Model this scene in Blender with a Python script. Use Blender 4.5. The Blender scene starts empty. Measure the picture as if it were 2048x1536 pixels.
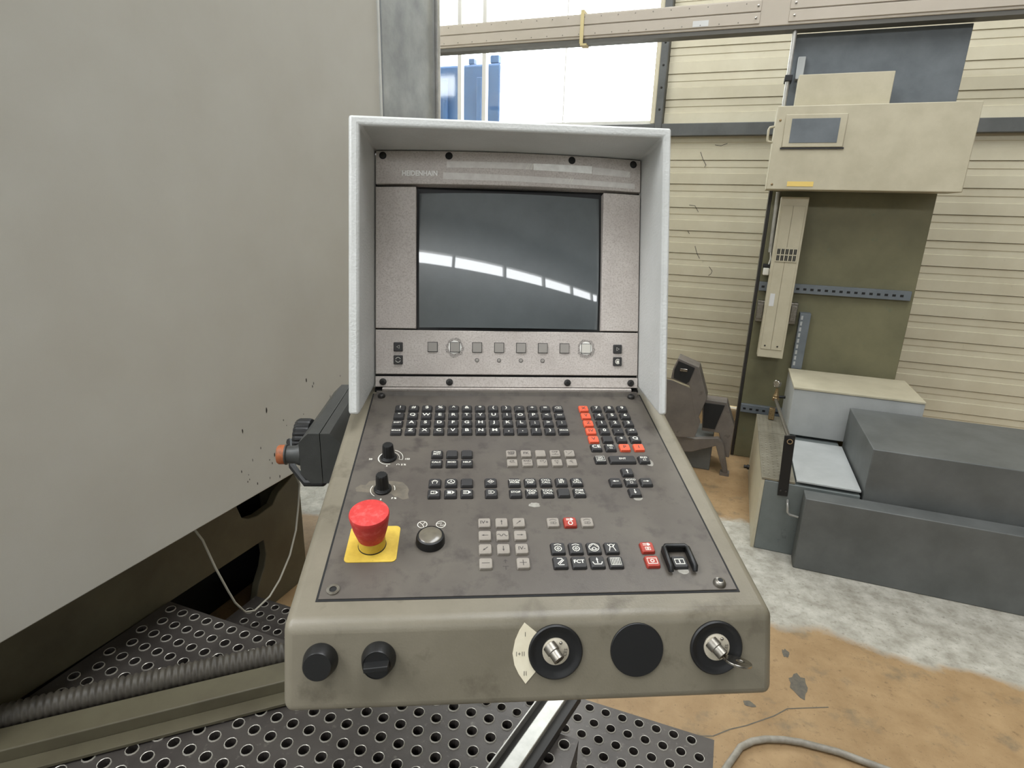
import bpy, math, random
from mathutils import Matrix, Vector
random.seed(7)
PI = math.pi
SC = bpy.context.scene
COL = SC.collection
T = Matrix.Translation
def RX(a): return Matrix.Rotation(a, 4, 'X')
def RY(a): return Matrix.Rotation(a, 4, 'Y')
def RZ(a): return Matrix.Rotation(a, 4, 'Z')

# ------------------------------------------------------------------ camera
CAM_Z = 1.45
cam_d = bpy.data.cameras.new('camera')
cam = bpy.data.objects.new('camera', cam_d)
COL.objects.link(cam)
right = Vector((0.9995425, 0.0087813, 0.0289425))
down = Vector((0.0302453, -0.2902042, -0.9564867))
fwd = Vector((0.0, 0.9569245, -0.290337))
cam.matrix_world = Matrix(((right.x, -down.x, -fwd.x, 0), (right.y, -down.y, -fwd.y, 0),
                           (right.z, -down.z, -fwd.z, CAM_Z), (0, 0, 0, 1)))
cam_d.sensor_fit = 'HORIZONTAL'
cam_d.sensor_width = 36.0
cam_d.lens = 1164.68 / 2048 * 36.0
cam_d.clip_start = 0.02
SC.camera = cam

# ------------------------------------------------------------------ world, light, exposure
world = bpy.data.worlds.new('overcast_sky')
SC.world = world
world.use_nodes = True
bg = world.node_tree.nodes['Background']
bg.inputs['Color'].default_value = (0.955, 0.98, 1.0, 1)
bg.inputs['Strength'].default_value = 9.0
SC.view_settings.view_transform = 'Standard'
SC.view_settings.look = 'None'
SC.view_settings.gamma = 1.0
SC.view_settings.use_curve_mapping = False
SC.view_settings.exposure = 0.35

# hall frame: x runs along the window wall, y points at the wall
HALL_YAW = math.radians(-20.149)
H = RZ(HALL_YAW)
WALL_E = 4.63
HALL = dict(d0=-10.0, d1=14.0, e0=-6.0, z1=6.2)
FILL_SKYLIGHTS = [(-5.6, -2.2, -4.6, -0.6), (-0.2, 1.6, -1.0, 3.0)]          # d0, d1, e0, e1 unseen ceiling openings, added and sized to light the console
WIN = (-4.6, -0.69, 2.05, 5.2)                                        # d0, d1, z0, z1 opening in the window wall
REAR = dict(z0=4.24, z1=4.76, d0=-9.5, d1=13.5, n=9)                   # clerestory band in the rear wall

def portal(name, M, sx, sy):
    l = bpy.data.lights.new(name, 'AREA')
    l.shape = 'RECTANGLE'; l.size = sx; l.size_y = sy
    l.cycles.is_portal = True
    o = bpy.data.objects.new(name, l)
    o.matrix_world = M
    COL.objects.link(o)
for d0, d1, e0, e1 in FILL_SKYLIGHTS:
    portal('fill_skylight_portal', H @ T(((d0+d1)/2, (e0+e1)/2, HALL['z1'] + 0.02)), d1-d0, e1-e0)
portal('window_portal', H @ T(((WIN[0]+WIN[1])/2, WALL_E + 0.12, (WIN[2]+WIN[3])/2)) @ RX(-PI/2), WIN[1]-WIN[0], WIN[3]-WIN[2])
portal('rear_portal', H @ T(((REAR['d0']+REAR['d1'])/2, HALL['e0'] - 0.12, (REAR['z0']+REAR['z1'])/2)) @ RX(PI/2), REAR['d1']-REAR['d0'], REAR['z1']-REAR['z0'])

# ------------------------------------------------------------------ materials
def lin(c):
    out = []
    for v in c[:3]:
        v = v / 255.0
        out.append(v / 12.92 if v <= 0.04045 else ((v + 0.055) / 1.055) ** 2.4)
    return (*out, 1.0)
MATS = {}
def mat(name, rgb, rough=0.5, metal=0.0, rgb2=None, scale=8.0, contrast=(0.35, 0.65), bump=0.0, bump_scale=200.0,
        spec=0.5, coat=0.0, coat_rough=0.1, stretch=None, rgb3=None, scale3=40.0, contrast3=(0.6, 0.75), rough2=None, detail=6.0):
    m = bpy.data.materials.new(name); m.use_nodes = True
    nt = m.node_tree; N = nt.nodes; Lk = nt.links
    b = N['Principled BSDF']
    b.inputs['Base Color'].default_value = lin(rgb)
    b.inputs['Roughness'].default_value = rough
    b.inputs['Metallic'].default_value = metal
    b.inputs['Specular IOR Level'].default_value = spec
    b.inputs['Coat Weight'].default_value = coat
    b.inputs['Coat Roughness'].default_value = coat_rough
    tc = N.new('ShaderNodeTexCoord')
    vec = tc.outputs['Object']
    if stretch:
        mp = N.new('ShaderNodeMapping'); mp.inputs['Scale'].default_value = stretch
        Lk.new(vec, mp.inputs['Vector']); vec = mp.outputs['Vector']
    def noise(sc, lo, hi, det=detail):
        n = N.new('ShaderNodeTexNoise'); n.inputs['Scale'].default_value = sc; n.inputs['Detail'].default_value = det
        n.inputs['Roughness'].default_value = 0.62
        Lk.new(vec, n.inputs['Vector'])
        r = N.new('ShaderNodeMapRange'); r.inputs[1].default_value = lo; r.inputs[2].default_value = hi
        Lk.new(n.outputs['Fac'], r.inputs[0])
        return r.outputs[0]
    cur = None
    if rgb2:
        f = noise(scale, *contrast)
        mx = N.new('ShaderNodeMix'); mx.data_type = 'RGBA'
        mx.inputs[6].default_value = lin(rgb); mx.inputs[7].default_value = lin(rgb2)
        Lk.new(f, mx.inputs[0]); cur = mx.outputs[2]
        if rough2 is not None:
            rr = N.new('ShaderNodeMapRange'); rr.inputs[3].default_value = rough; rr.inputs[4].default_value = rough2
            Lk.new(f, rr.inputs[0]); Lk.new(rr.outputs[0], b.inputs['Roughness'])
    if rgb3:
        f3 = noise(scale3, *contrast3)
        mx = N.new('ShaderNodeMix'); mx.data_type = 'RGBA'
        if cur: Lk.new(cur, mx.inputs[6])
        else: mx.inputs[6].default_value = lin(rgb)
        mx.inputs[7].default_value = lin(rgb3)
        Lk.new(f3, mx.inputs[0]); cur = mx.outputs[2]
    if cur: Lk.new(cur, b.inputs['Base Color'])
    if bump:
        n = N.new('ShaderNodeTexNoise'); n.inputs['Scale'].default_value = bump_scale; n.inputs['Detail'].default_value = 2.0
        Lk.new(vec, n.inputs['Vector'])
        bp = N.new('ShaderNodeBump'); bp.inputs['Strength'].default_value = bump; bp.inputs['Distance'].default_value = 0.001
        Lk.new(n.outputs['Fac'], bp.inputs['Height']); Lk.new(bp.outputs['Normal'], b.inputs['Normal'])
    MATS[name] = m
    return m

mat('housing', (130, 123, 107), 0.4, rgb2=(106, 100, 85), scale=7, contrast=(0.3, 0.7), rgb3=(82, 75, 62), scale3=19, contrast3=(0.56, 0.74), bump=0.15, bump_scale=500)
mat('plate', (80, 74, 69), 0.34, rgb2=(98, 92, 83), scale=9, contrast=(0.3, 0.7), rgb3=(66, 60, 56), scale3=34, contrast3=(0.52, 0.72), rough2=0.46, bump=0.1, bump_scale=700)
mat('hood', (210, 211, 208), 0.4, rgb2=(200, 201, 197), scale=14, bump=0.6, bump_scale=300)
mat('maker_white', (252, 251, 247), 0.6)
mat('bezel', (208, 200, 193), 0.4, rgb2=(192, 183, 176), scale=18, rgb3=(172, 162, 153), scale3=420, contrast3=(0.46, 0.7), bump=0.2, bump_scale=600)
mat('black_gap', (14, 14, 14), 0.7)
mat('black_plastic', (21, 21, 21), 0.42, bump=0.1, bump_scale=900)
mat('matte_black', (15, 15, 16), 0.5)
mat('key_black', (46, 45, 45), 0.5, bump=0.15, bump_scale=1500)
mat('key_grey', (148, 141, 131), 0.5, rgb2=(136, 129, 119), scale=60)
mat('key_orange', (228, 98, 66), 0.5, rgb2=(214, 88, 58), scale=80)
mat('key_red', (166, 60, 46), 0.45, rgb2=(150, 52, 40), scale=80)
mat('soft_key', (158, 153, 146), 0.5)
mat('soft_key_pale', (212, 208, 198), 0.5)
mat('legend_white', (228, 226, 214), 0.6)
mat('legend_dark', (60, 55, 52), 0.6)
mat('worn_pale', (250, 249, 244), 0.6, rgb2=(238, 236, 228), scale=200)
mat('worn_mid', (160, 157, 148), 0.6, rgb2=(140, 136, 126), scale=200)
mat('worn_brown', (112, 104, 90), 0.5, rgb2=(96, 90, 80), scale=120)
mat('worn_dark', (192, 184, 177), 0.5, rgb2=(92, 86, 80), scale=900, contrast=(0.42, 0.6))
mat('tape', (226, 222, 216), 0.22, rgb2=(214, 209, 203), scale=120)
mat('tape_white', (250, 249, 244), 0.35, rgb2=(234, 232, 226), scale=120)
mat('chrome', (190, 186, 178), 0.22, 1.0, rgb2=(150, 144, 134), scale=150)
mat('dull_steel', (150, 146, 138), 0.4, 0.9, rgb2=(120, 114, 104), scale=120)
mat('dark_steel', (60, 58, 56), 0.4, 0.6)
mat('estop_red', (206, 58, 54), 0.6, rgb2=(192, 48, 45), scale=90, rgb3=(222, 100, 94), scale3=130, contrast3=(0.5, 0.75), bump=0.3, bump_scale=400)
mat('estop_yellow', (220, 190, 76), 0.55, rgb2=(200, 168, 62), scale=60, rgb3=(150, 122, 50), scale3=160, contrast3=(0.66, 0.76))
mat('lens_grey', (112, 106, 92), 0.3, rgb2=(96, 90, 78), scale=120, coat=0.5)
mat('paper', (232, 224, 200), 0.7, rgb2=(222, 212, 186), scale=40)
mat('crt_glass', (78, 85, 88), 0.26, rgb2=(86, 93, 96), scale=12, spec=0.7, coat=1.0, coat_rough=0.03)
MATS['crt_glass'].node_tree.nodes['Principled BSDF'].inputs['Coat IOR'].default_value = 1.75
mat('lock_steel', (206, 198, 180), 0.35, 0.35, rgb2=(190, 182, 164), scale=150)
mat('machine_white', (190, 188, 180), 0.5, rgb2=(184, 181, 172), scale=3, bump=0.08, bump_scale=400)
mat('brushed_steel', (186, 190, 192), 0.36, 0.6, rgb2=(140, 144, 147), scale=5, contrast=(0.3, 0.72), rough2=0.5)
mat('olive_base', (100, 95, 76), 0.5, rgb2=(84, 78, 62), scale=5)
mat('perforated', (88, 83, 79), 0.45, 0.35, rgb2=(72, 67, 64), scale=7, rgb3=(128, 122, 114), scale3=50, contrast3=(0.6, 0.8), bump=0.2, bump_scale=300)
mat('collar', (190, 186, 176), 0.35, 0.3)
mat('rail_steel', (188, 186, 180), 0.38, 0.6, rgb2=(168, 166, 160), scale=30)
mat('rail_dark', (44, 42, 40), 0.6)
mat('beige_paint', (186, 176, 162), 0.5, rgb2=(178, 168, 153), scale=3)
mat('beige_dark', (92, 90, 84), 0.55)
mat('cream_sheet', (214, 207, 182), 0.5, rgb2=(206, 198, 172), scale=5, rgb3=(184, 176, 150), scale3=24, contrast3=(0.66, 0.82))
mat('steel_grey', (98, 100, 98), 0.5, rgb2=(84, 86, 84), scale=6)
mat('gantry_beige', (188, 180, 156), 0.5, rgb2=(176, 168, 144), scale=8)
mat('column_green', (118, 114, 86), 0.5, rgb2=(104, 101, 75), scale=5, rgb3=(104, 108, 84), scale3=14, contrast3=(0.64, 0.7))
mat('blue_grey', (108, 114, 118), 0.5, rgb2=(94, 100, 104), scale=8)
mat('tank_grey', (112, 118, 116), 0.5, rgb2=(98, 104, 102), scale=6, rgb3=(66, 68, 66), scale3=7, contrast3=(0.64, 0.72))
mat('tread', (150, 144, 128), 0.45, 0.4, rgb2=(130, 124, 108), scale=10)
mat('light_grey_box', (172, 174, 172), 0.5, rgb2=(162, 164, 162), scale=8)
mat('chute_grey', (112, 104, 96), 0.5, rgb2=(92, 86, 80), scale=6, rgb3=(72, 66, 58), scale3=18, contrast3=(0.6, 0.75))
mat('brass', (168, 146, 110), 0.35, 0.8, rgb2=(130, 110, 80), scale=90)
mat('white_plastic', (214, 212, 204), 0.5)
mat('label_yellow', (226, 196, 112), 0.6)
mat('strap', (206, 190, 140), 0.6)
mat('label_pale', (206, 206, 204), 0.5)
mat('pendant', (62, 63, 61), 0.45, rgb2=(54, 55, 53), scale=30, bump=0.15, bump_scale=700)
mat('orange_cap', (170, 92, 48), 0.55, rgb2=(120, 74, 46), scale=120)
mat('hose_grey', (84, 79, 70), 0.5, rgb2=(68, 63, 56), scale=30)
mat('cable_pale', (176, 172, 158), 0.5)
mat('cable_grey', (156, 150, 138), 0.5, rgb2=(128, 122, 110), scale=30)
mat('window_frame', (214, 212, 204), 0.5)
mat('outside_blue', (38, 76, 122), 0.6, rgb2=(32, 64, 106), scale=2)
mat('floor_grime', (84, 80, 72), 0.7, rgb2=(104, 96, 82), scale=60)
mat('outside_ground', (90, 88, 80), 0.8)
mat('hall_paint', (176, 176, 172), 0.7, rgb2=(166, 166, 162), scale=1.5)
mat('ceiling_paint', (190, 190, 188), 0.7)

# floor: worn ochre paint with a bare pale concrete strip
def floor_material():
    m = bpy.data.materials.new('worn_floor'); m.use_nodes = True
    nt = m.node_tree; N = nt.nodes; Lk = nt.links; b = N['Principled BSDF']
    tc = N.new('ShaderNodeTexCoord'); sep = N.new('ShaderNodeSeparateXYZ'); Lk.new(tc.outputs['Object'], sep.inputs[0])
    def noise(sc, det=8, rough=0.65):
        n = N.new('ShaderNodeTexNoise'); n.inputs['Scale'].default_value = sc; n.inputs['Detail'].default_value = det
        n.inputs['Roughness'].default_value = rough; Lk.new(tc.outputs['Object'], n.inputs['Vector']); return n.outputs['Fac']
    def rng(v, a, bb, c=0.0, d=1.0):
        r = N.new('ShaderNodeMapRange'); Lk.new(v, r.inputs[0])
        for i, x in enumerate((a, bb, c, d)): r.inputs[i+1].default_value = x
        return r.outputs[0]
    def mixc(f, a, bb):
        x = N.new('ShaderNodeMix'); x.data_type = 'RGBA'; Lk.new(f, x.inputs[0])
        for k, v in ((6, a), (7, bb)):
            if isinstance(v, tuple): x.inputs[k].default_value = lin(v)
            else: Lk.new(v, x.inputs[k])
        return x.outputs[2]
    def math_(op, a, bb):
        x = N.new('ShaderNodeMath'); x.operation = op
        for k, v in ((0, a), (1, bb)):
            if isinstance(v, (int, float)): x.inputs[k].default_value = v
            else: Lk.new(v, x.inputs[k])
        return x.outputs[0]
    ochre = mixc(rng(noise(9), 0.3, 0.7), (166, 138, 100), (142, 114, 78))
    ochre = mixc(rng(noise(38), 0.58, 0.72), ochre, (122, 98, 68))
    ochre = mixc(rng(noise(5.5), 0.55, 0.70), ochre, (110, 98, 78))
    ochre = mixc(rng(noise(120), 0.62, 0.70), ochre, (92, 78, 58))
    conc = mixc(rng(noise(14), 0.35, 0.65), (190, 186, 174), (148, 143, 130))
    conc = mixc(rng(noise(60), 0.55, 0.75), conc, (120, 114, 100))
    y = math_('ADD', sep.outputs['Y'], math_('MULTIPLY', math_('SUBTRACT', noise(3.5), 0.5), 0.28))
    band = math_('MULTIPLY', rng(y, 2.02, 2.07), rng(y, 2.78, 2.83, 1.0, 0.0))
    col = mixc(math_('MAXIMUM', band, rng(y, 0.25, 0.2)), ochre, mixc(rng(y, 0.25, 0.2), conc, (128, 126, 120)))  # unseen floor behind the camera, greyed to cut bounce onto the console
    Lk.new(col, b.inputs['Base Color'])
    b.inputs['Roughness'].default_value = 0.6
    bp = N.new('ShaderNodeBump'); bp.inputs['Strength'].default_value = 0.35; bp.inputs['Distance'].default_value = 0.004
    Lk.new(noise(45), bp.inputs['Height']); Lk.new(bp.outputs['Normal'], b.inputs['Normal'])
    MATS['floor'] = m
floor_material()
def glass_material():
    m = bpy.data.materials.new('window_glass'); m.use_nodes = True
    nt = m.node_tree; N = nt.nodes; Lk = nt.links
    N.remove(N['Principled BSDF'])
    t = N.new('ShaderNodeBsdfTransparent'); t.inputs[0].default_value = (0.93, 0.95, 0.95, 1)
    g = N.new('ShaderNodeBsdfGlossy'); g.inputs['Roughness'].default_value = 0.05
    mx = N.new('ShaderNodeMixShader'); mx.inputs[0].default_value = 0.05
    Lk.new(t.outputs[0], mx.inputs[1]); Lk.new(g.outputs[0], mx.inputs[2])
    Lk.new(mx.outputs[0], N['Material Output'].inputs[0])
    MATS['glass'] = m
glass_material()

# ------------------------------------------------------------------ mesh helpers
class MB:
    def __init__(s): s.v = []; s.f = []
    def add(s, vs, fs):
        o = len(s.v); s.v += [tuple(x) for x in vs]; s.f += [tuple(i + o for i in f) for f in fs]; return s
    def box(s, a, b):
        x0, y0, z0 = a; x1, y1, z1 = b
        return s.add([(x0,y0,z0),(x1,y0,z0),(x1,y1,z0),(x0,y1,z0),(x0,y0,z1),(x1,y0,z1),(x1,y1,z1),(x0,y1,z1)],
                     [(0,3,2,1),(4,5,6,7),(0,1,5,4),(1,2,6,5),(2,3,7,6),(3,0,4,7)])
    def hexa(s, p):   # 8 points: bottom ring 4 ccw, top ring 4 ccw
        return s.add(p, [(0,3,2,1),(4,5,6,7),(0,1,5,4),(1,2,6,5),(2,3,7,6),(3,0,4,7)])
    def prism(s, poly, z0, z1, M=None):   # polygon in xy extruded along z
        n = len(poly)
        vs = [Vector((x, y, z0)) for x, y in poly] + [Vector((x, y, z1)) for x, y in poly]
        if M: vs = [M @ v for v in vs]
        return s.add(vs, [tuple(range(n-1, -1, -1)), tuple(range(n, 2*n))] + [(i, (i+1) % n, n + (i+1) % n, n + i) for i in range(n)])
    def lathe(s, prof, n=32, M=None, flute=0, depth=0.0, caps=True):
        vs = []; fs = []
        for r, h in prof:
            for k in range(n):
                a = 2*PI*k/n
                rr = r - (depth if flute and (k % flute) == 0 else 0.0)
                vs.append(Vector((max(rr, 0)*math.cos(a), max(rr, 0)*math.sin(a), h)))
        for i in range(len(prof)-1):
            for k in range(n):
                fs.append((i*n+k, i*n+(k+1) % n, (i+1)*n+(k+1) % n, (i+1)*n+k))
        if caps:
            fs.append(tuple(range(n-1, -1, -1))); o = (len(prof)-1)*n; fs.append(tuple(range(o, o+n)))
        if M: vs = [M @ v for v in vs]
        return s.add(vs, fs)
    def tube(s, pts, r, n=10, caps=True, ring=None):
        pts = [Vector(p) for p in pts]; vs = []; fs = []; up = Vector((0, 0, 1)); m = len(pts)
        prev = None
        for i, p in enumerate(pts):
            t = (pts[min(i+1, m-1)] - pts[max(i-1, 0)]).normalized()
            if prev is None:
                a = t.cross(up)
                if a.length < 1e-4: a = t.cross(Vector((1, 0, 0)))
            else:
                a = prev - t * prev.dot(t)
            a.normalize(); prev = a; b = t.cross(a)
            rr = ring(i) if ring else r
            for k in range(n):
                q = 2*PI*k/n
                vs.append(p + (a*math.cos(q) + b*math.sin(q))*rr)
        for i in range(m-1):
            for k in range(n):
                fs.append((i*n+k, i*n+(k+1) % n, (i+1)*n+(k+1) % n, (i+1)*n+k))
        if caps:
            fs.append(tuple(range(n-1, -1, -1))); o = (m-1)*n; fs.append(tuple(range(o, o+n)))
        return s.add(vs, fs)
    def xf(s, M): s.v = [tuple(M @ Vector(v)) for v in s.v]; return s
    def mesh(s, name, material, smooth=False, angle=40):
        me = bpy.data.meshes.new(name); me.from_pydata(s.v, [], s.f); me.validate(); me.update()
        if material: me.materials.append(MATS[material])
        if smooth:
            me.polygons.foreach_set('use_smooth', [True]*len(me.polygons))
            me.set_sharp_from_angle(angle=math.radians(angle))
        return me
def link(name, data, parent=None, M=None, bevel=0.0, seg=3):
    o = bpy.data.objects.new(name, data); COL.objects.link(o)
    if parent: o.parent = parent
    if M is not None: o.matrix_local = M if parent else M
    if bevel:
        b = o.modifiers.new('bevel', 'BEVEL'); b.width = bevel; b.segments = seg; b.limit_method = 'ANGLE'; b.angle_limit = math.radians(30)
        b.harden_normals = False
    return o
def part(parent, name, mb, material, M=None, bevel=0.0, seg=3, smooth=None, label=None, kind=None, angle=40):
    if smooth is None: smooth = bool(bevel)
    o = link(name, mb.mesh(name, material, smooth, angle), parent, M, bevel, seg)
    if label: o['label'] = label
    if kind: o['kind'] = kind
    return o
def tag(o, label, cat=None, group=None, kind=None):
    o['label'] = label
    if cat: o['category'] = cat
    if group: o['group'] = group
    if kind: o['kind'] = kind
    return o
class Thing:
    """an Empty at the thing's base; shapes given in the hall frame are moved to it"""
    def __init__(s, name, label, cat, base, kind=None, group=None):
        s.base = Vector(base); s.e = bpy.data.objects.new(name, None); COL.objects.link(s.e)
        s.e.empty_display_size = 0.1
        s.e.matrix_world = H @ T(s.base); tag(s.e, label, cat, group, kind)
    def part(s, name, mb, material, parent=None, **k):
        mb.v = [tuple(Vector(v) - s.base) for v in mb.v]
        return part(parent or s.e, name, mb, material, **k)
def ribbon(mb, pts, w, closed=False, z=0.0):
    """flat stroke of width w through 2-D points"""
    n = len(pts); L = []
    for i in range(n):
        p = Vector(pts[i])
        a = Vector(pts[(i-1) % n]) if (closed or i > 0) else p
        b = Vector(pts[(i+1) % n]) if (closed or i < n-1) else p
        t = (b - a); t = t.normalized() if t.length > 1e-9 else Vector((1, 0))
        nn = Vector((-t.y, t.x)) * w/2
        L.append((p + nn, p - nn))
    vs = []
    for a, b in L: vs += [(a.x, a.y, z), (b.x, b.y, z)]
    fs = [(2*i, 2*i+1, 2*i+3, 2*i+2) for i in range(n-1)]
    if closed: fs.append((2*n-2, 2*n-1, 1, 0))
    fs = [tuple(reversed(f)) for f in fs]
    mb.add(vs, [tuple(reversed(f)) for f in fs])
    return mb
def arc(cx, cy, r, a0, a1, n=14): return [(cx + r*math.cos(math.radians(a0+(a1-a0)*i/n)), cy + r*math.sin(math.radians(a0+(a1-a0)*i/n))) for i in range(n+1)]
def poly(mb, pts, z=0.0): return mb.add([(x, y, z) for x, y in pts], [tuple(range(len(pts)))])
LETTERS = []
def text(parent, name, s, size, material, M, bold=0.0, sx=1.0, spacing=1.0, line=0.95):
    c = bpy.data.curves.new(name, 'FONT'); c.body = s; c.size = size; c.align_x = 'CENTER'; c.align_y = 'CENTER'
    c.offset = bold; c.space_line = line; c.space_character = spacing; c.resolution_u = 3; c.fill_mode = 'FRONT' if False else 'BOTH'
    c.materials.append(MATS[material])
    o = bpy.data.objects.new(name + '_source', c); COL.objects.link(o)
    LETTERS.append((o, name, parent, M @ Matrix.Diagonal((sx, 1, 1, 1)), material))
def blob(cx, cy, rx, ry, n=18, j=0.2, rot=0.0):
    out = []
    for k in range(n):
        a = 2*PI*k/n; q = 1 + random.uniform(-j, j)
        x, y = rx*q*math.cos(a), ry*q*math.sin(a)
        out.append((cx + x*math.cos(rot) - y*math.sin(rot), cy + x*math.sin(rot) + y*math.cos(rot)))
    return out

# ================================================================== STRUCTURE: the hall
d0, d1, e0, Z1 = HALL['d0'], HALL['d1'], HALL['e0'], HALL['z1']
fl = part(None, 'floor', MB().box((d0, e0, -0.2), (d1, WALL_E, 0.0)), 'floor', H); tag(fl, 'worn ochre painted hall floor with a bare concrete strip', kind='structure')
cr = MB(); ribbon(cr, [(0.05, 1.40), (0.075, 1.437), (0.12, 1.455), (0.165, 1.498), (0.21, 1.53), (0.29, 1.60), (0.33, 1.645), (0.45, 1.70)], 0.0035)
part(fl, 'floor_crack', cr, 'floor_grime', T((0, 0, 0.0006)))
for q in (((0.37, 1.76), (0.03, 0.055)), ((0.34, 1.90), (0.012, 0.02)), ((0.22, 1.62), (0.018, 0.012))):
    part(fl, 'floor_stain', poly(MB(), blob(*q[0], *q[1], 16, 0.25)), 'floor_grime', T((0, 0, 0.0007)))
ce = MB()
xs = sorted({d0, d1, *[v for s in FILL_SKYLIGHTS for v in s[:2]]}); cur = d0
for a, b, c, d in FILL_SKYLIGHTS:
    ce.box((cur, e0, Z1), (a, WALL_E+0.2, Z1+0.15)); ce.box((a, e0, Z1), (b, c, Z1+0.15)); ce.box((a, d, Z1), (b, WALL_E+0.2, Z1+0.15)); cur = b
ce.box((cur, e0, Z1), (d1, WALL_E+0.2, Z1+0.15))
tag(part(None, 'ceiling', ce, 'ceiling_paint', H), 'plain hall ceiling with skylight openings added for fill light', kind='structure')
tag(part(None, 'wall_left', MB().box((d0-0.2, e0-0.2, -0.2), (d0, WALL_E+0.2, Z1+0.15)), 'hall_paint', H), 'plain hall wall beyond the machine', kind='structure')
tag(part(None, 'wall_right', MB().box((d1, e0-0.2, -0.2), (d1+0.2, WALL_E+0.2, Z1+0.15)), 'hall_paint', H), 'plain hall wall on the right', kind='structure')
rw = MB()
rw.box((d0, e0-0.2, -0.2), (d1, e0, REAR['z0'])); rw.box((d0, e0-0.2, REAR['z1']), (d1, e0, Z1+0.15))
rw.box((d0, e0-0.2, REAR['z0']), (REAR['d0'], e0, REAR['z1'])); rw.box((REAR['d1'], e0-0.2, REAR['z0']), (d1, e0, REAR['z1']))
for k in range(1, REAR['n']):
    x = REAR['d0'] + (REAR['d1']-REAR['d0'])*k/REAR['n']; rw.box((x-0.06, e0-0.2, REAR['z0']), (x+0.06, e0, REAR['z1']))
tag(part(None, 'wall_rear', rw, 'hall_paint', H), 'rear hall wall with a high band of windows', kind='structure')

# window wall: cream sheeting, one profiled plank per rib, grey steel posts and rails
wb = Thing('wall_back', 'cream profiled sheet wall with grey steel posts and rails', None, (0, WALL_E, 0), kind='structure')
PER = 0.163
def plank(da, db, z):
    mb = MB()
    prof = [(0.0, 0.0), (0.0, 0.072), (0.007, 0.075), (0.009, 0.112), (0.0045, 0.115), (0.0045, PER-0.005), (0.0, PER-0.003)]
    pts = [(y, zz) for y, zz in prof]
    vs = []; n = len(pts)
    poly2 = pts + [(0.05, PER-0.003), (0.05, 0.0)]
    n = len(poly2)
    vs = [(da, WALL_E + y, z + zz) for y, zz in poly2] + [(db, WALL_E + y, z + zz) for y, zz in poly2]
    mb.add(vs, [tuple(range(n)), tuple(range(2*n-1, n-1, -1))] + [(i, n+i, n+(i+1) % n, (i+1) % n) for i in range(n)])
    return mb
z = 0.02
while z < 1.93:
    wb.part('plank', plank(-4.8, 4.9, z), 'cream_sheet'); z += PER
z = 2.05
while z < 5.15:
    wb.part('plank', plank(-0.60, 4.9, z), 'cream_sheet'); z += PER
wb.part('backing_sheet', MB().box((d0, WALL_E+0.05, 0), (WIN[0], WALL_E+0.2, Z1)).box((WIN[1], WALL_E+0.05, 0), (d1, WALL_E+0.2, Z1)).box((WIN[0], WALL_E+0.05, 0), (WIN[1], WALL_E+0.2, WIN[2])).box((WIN[0], WALL_E+0.05, WIN[3]), (WIN[1], WALL_E+0.2, Z1)), 'cream_sheet')
wb.part('steel_post', MB().box((-0.655, WALL_E-0.07, 0), (-0.605, WALL_E-0.001, Z1)), 'steel_grey', bevel=0.004)
wb.part('window_jamb', MB().box((-0.69, WALL_E-0.05, 2.05), (-0.657, WALL_E+0.05, Z1)), 'cream_sheet', bevel=0.004)
wb.part('steel_rail', MB().box((-4.8, WALL_E-0.06, 1.966), (4.8, WALL_E-0.001, 2.048)), 'steel_grey', bevel=0.004)
for zz in (2.14, 2.28, 2.42, 2.56, 2.7, 1.9, 1.6, 1.3):
    wb.part('bolt', MB().lathe([(0.007, 0), (0.007, 0.005), (0.004, 0.007)], 8, T((-0.63, WALL_E-0.07, zz)) @ RX(PI/2)), 'dark_steel')

sm = MB()
for pts in ([(-0.323, 1.865), (-0.30, 1.815), (-0.275, 1.778), (-0.285, 1.762)], [(-0.231, 1.911), (-0.19, 1.905), (-0.149, 1.92)], [(-0.36, 1.503), (-0.32, 1.50), (-0.29, 1.456)], [(-0.286, 1.214), (-0.265, 1.16), (-0.243, 1.125)], [(-0.169, 1.071), (-0.143, 1.04), (-0.148, 1.02), (-0.165, 1.005)], [(-0.35, 1.32), (-0.335, 1.30)]):
    mb_ = MB(); ribbon(mb_, pts, 0.0035); sm.add([(x, WALL_E - 0.0012, zz) for x, zz, q in mb_.v], mb_.f)
wb.part('scuff_marks', sm, 'dark_steel', kind='stuff')

wn = Thing('window_1', 'tall overexposed window with pale mullions', None, ((WIN[0]+WIN[1])/2, WALL_E, WIN[2]), kind='structure')
wn.part('window_frame', MB().box((WIN[0], WALL_E+0.02, WIN[2]), (WIN[1], WALL_E+0.09, WIN[2]+0.03)).box((WIN[0], WALL_E+0.02, WIN[3]-0.03), (WIN[1], WALL_E+0.09, WIN[3])).box((WIN[0], WALL_E+0.02, WIN[2]), (WIN[0]+0.03, WALL_E+0.09, WIN[3])), 'window_frame')
mulls = [-3.4, -2.234, -2.022, -1.363]
for x in mulls:
    w = 0.016 if x in (-2.234, -2.022) else 0.004
    wn.part('mullion', MB().box((x-w, WALL_E+0.03, WIN[2]+0.03), (x+w, WALL_E+0.08, WIN[3]-0.03)), 'window_frame')
ed = [WIN[0]+0.03] + mulls + [WIN[1]]
for a, b in zip(ed[:-1], ed[1:]):
    wn.part('pane', MB().box((a, WALL_E+0.052, WIN[2]+0.03), (b, WALL_E+0.056, WIN[3]-0.03)), 'glass')

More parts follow.
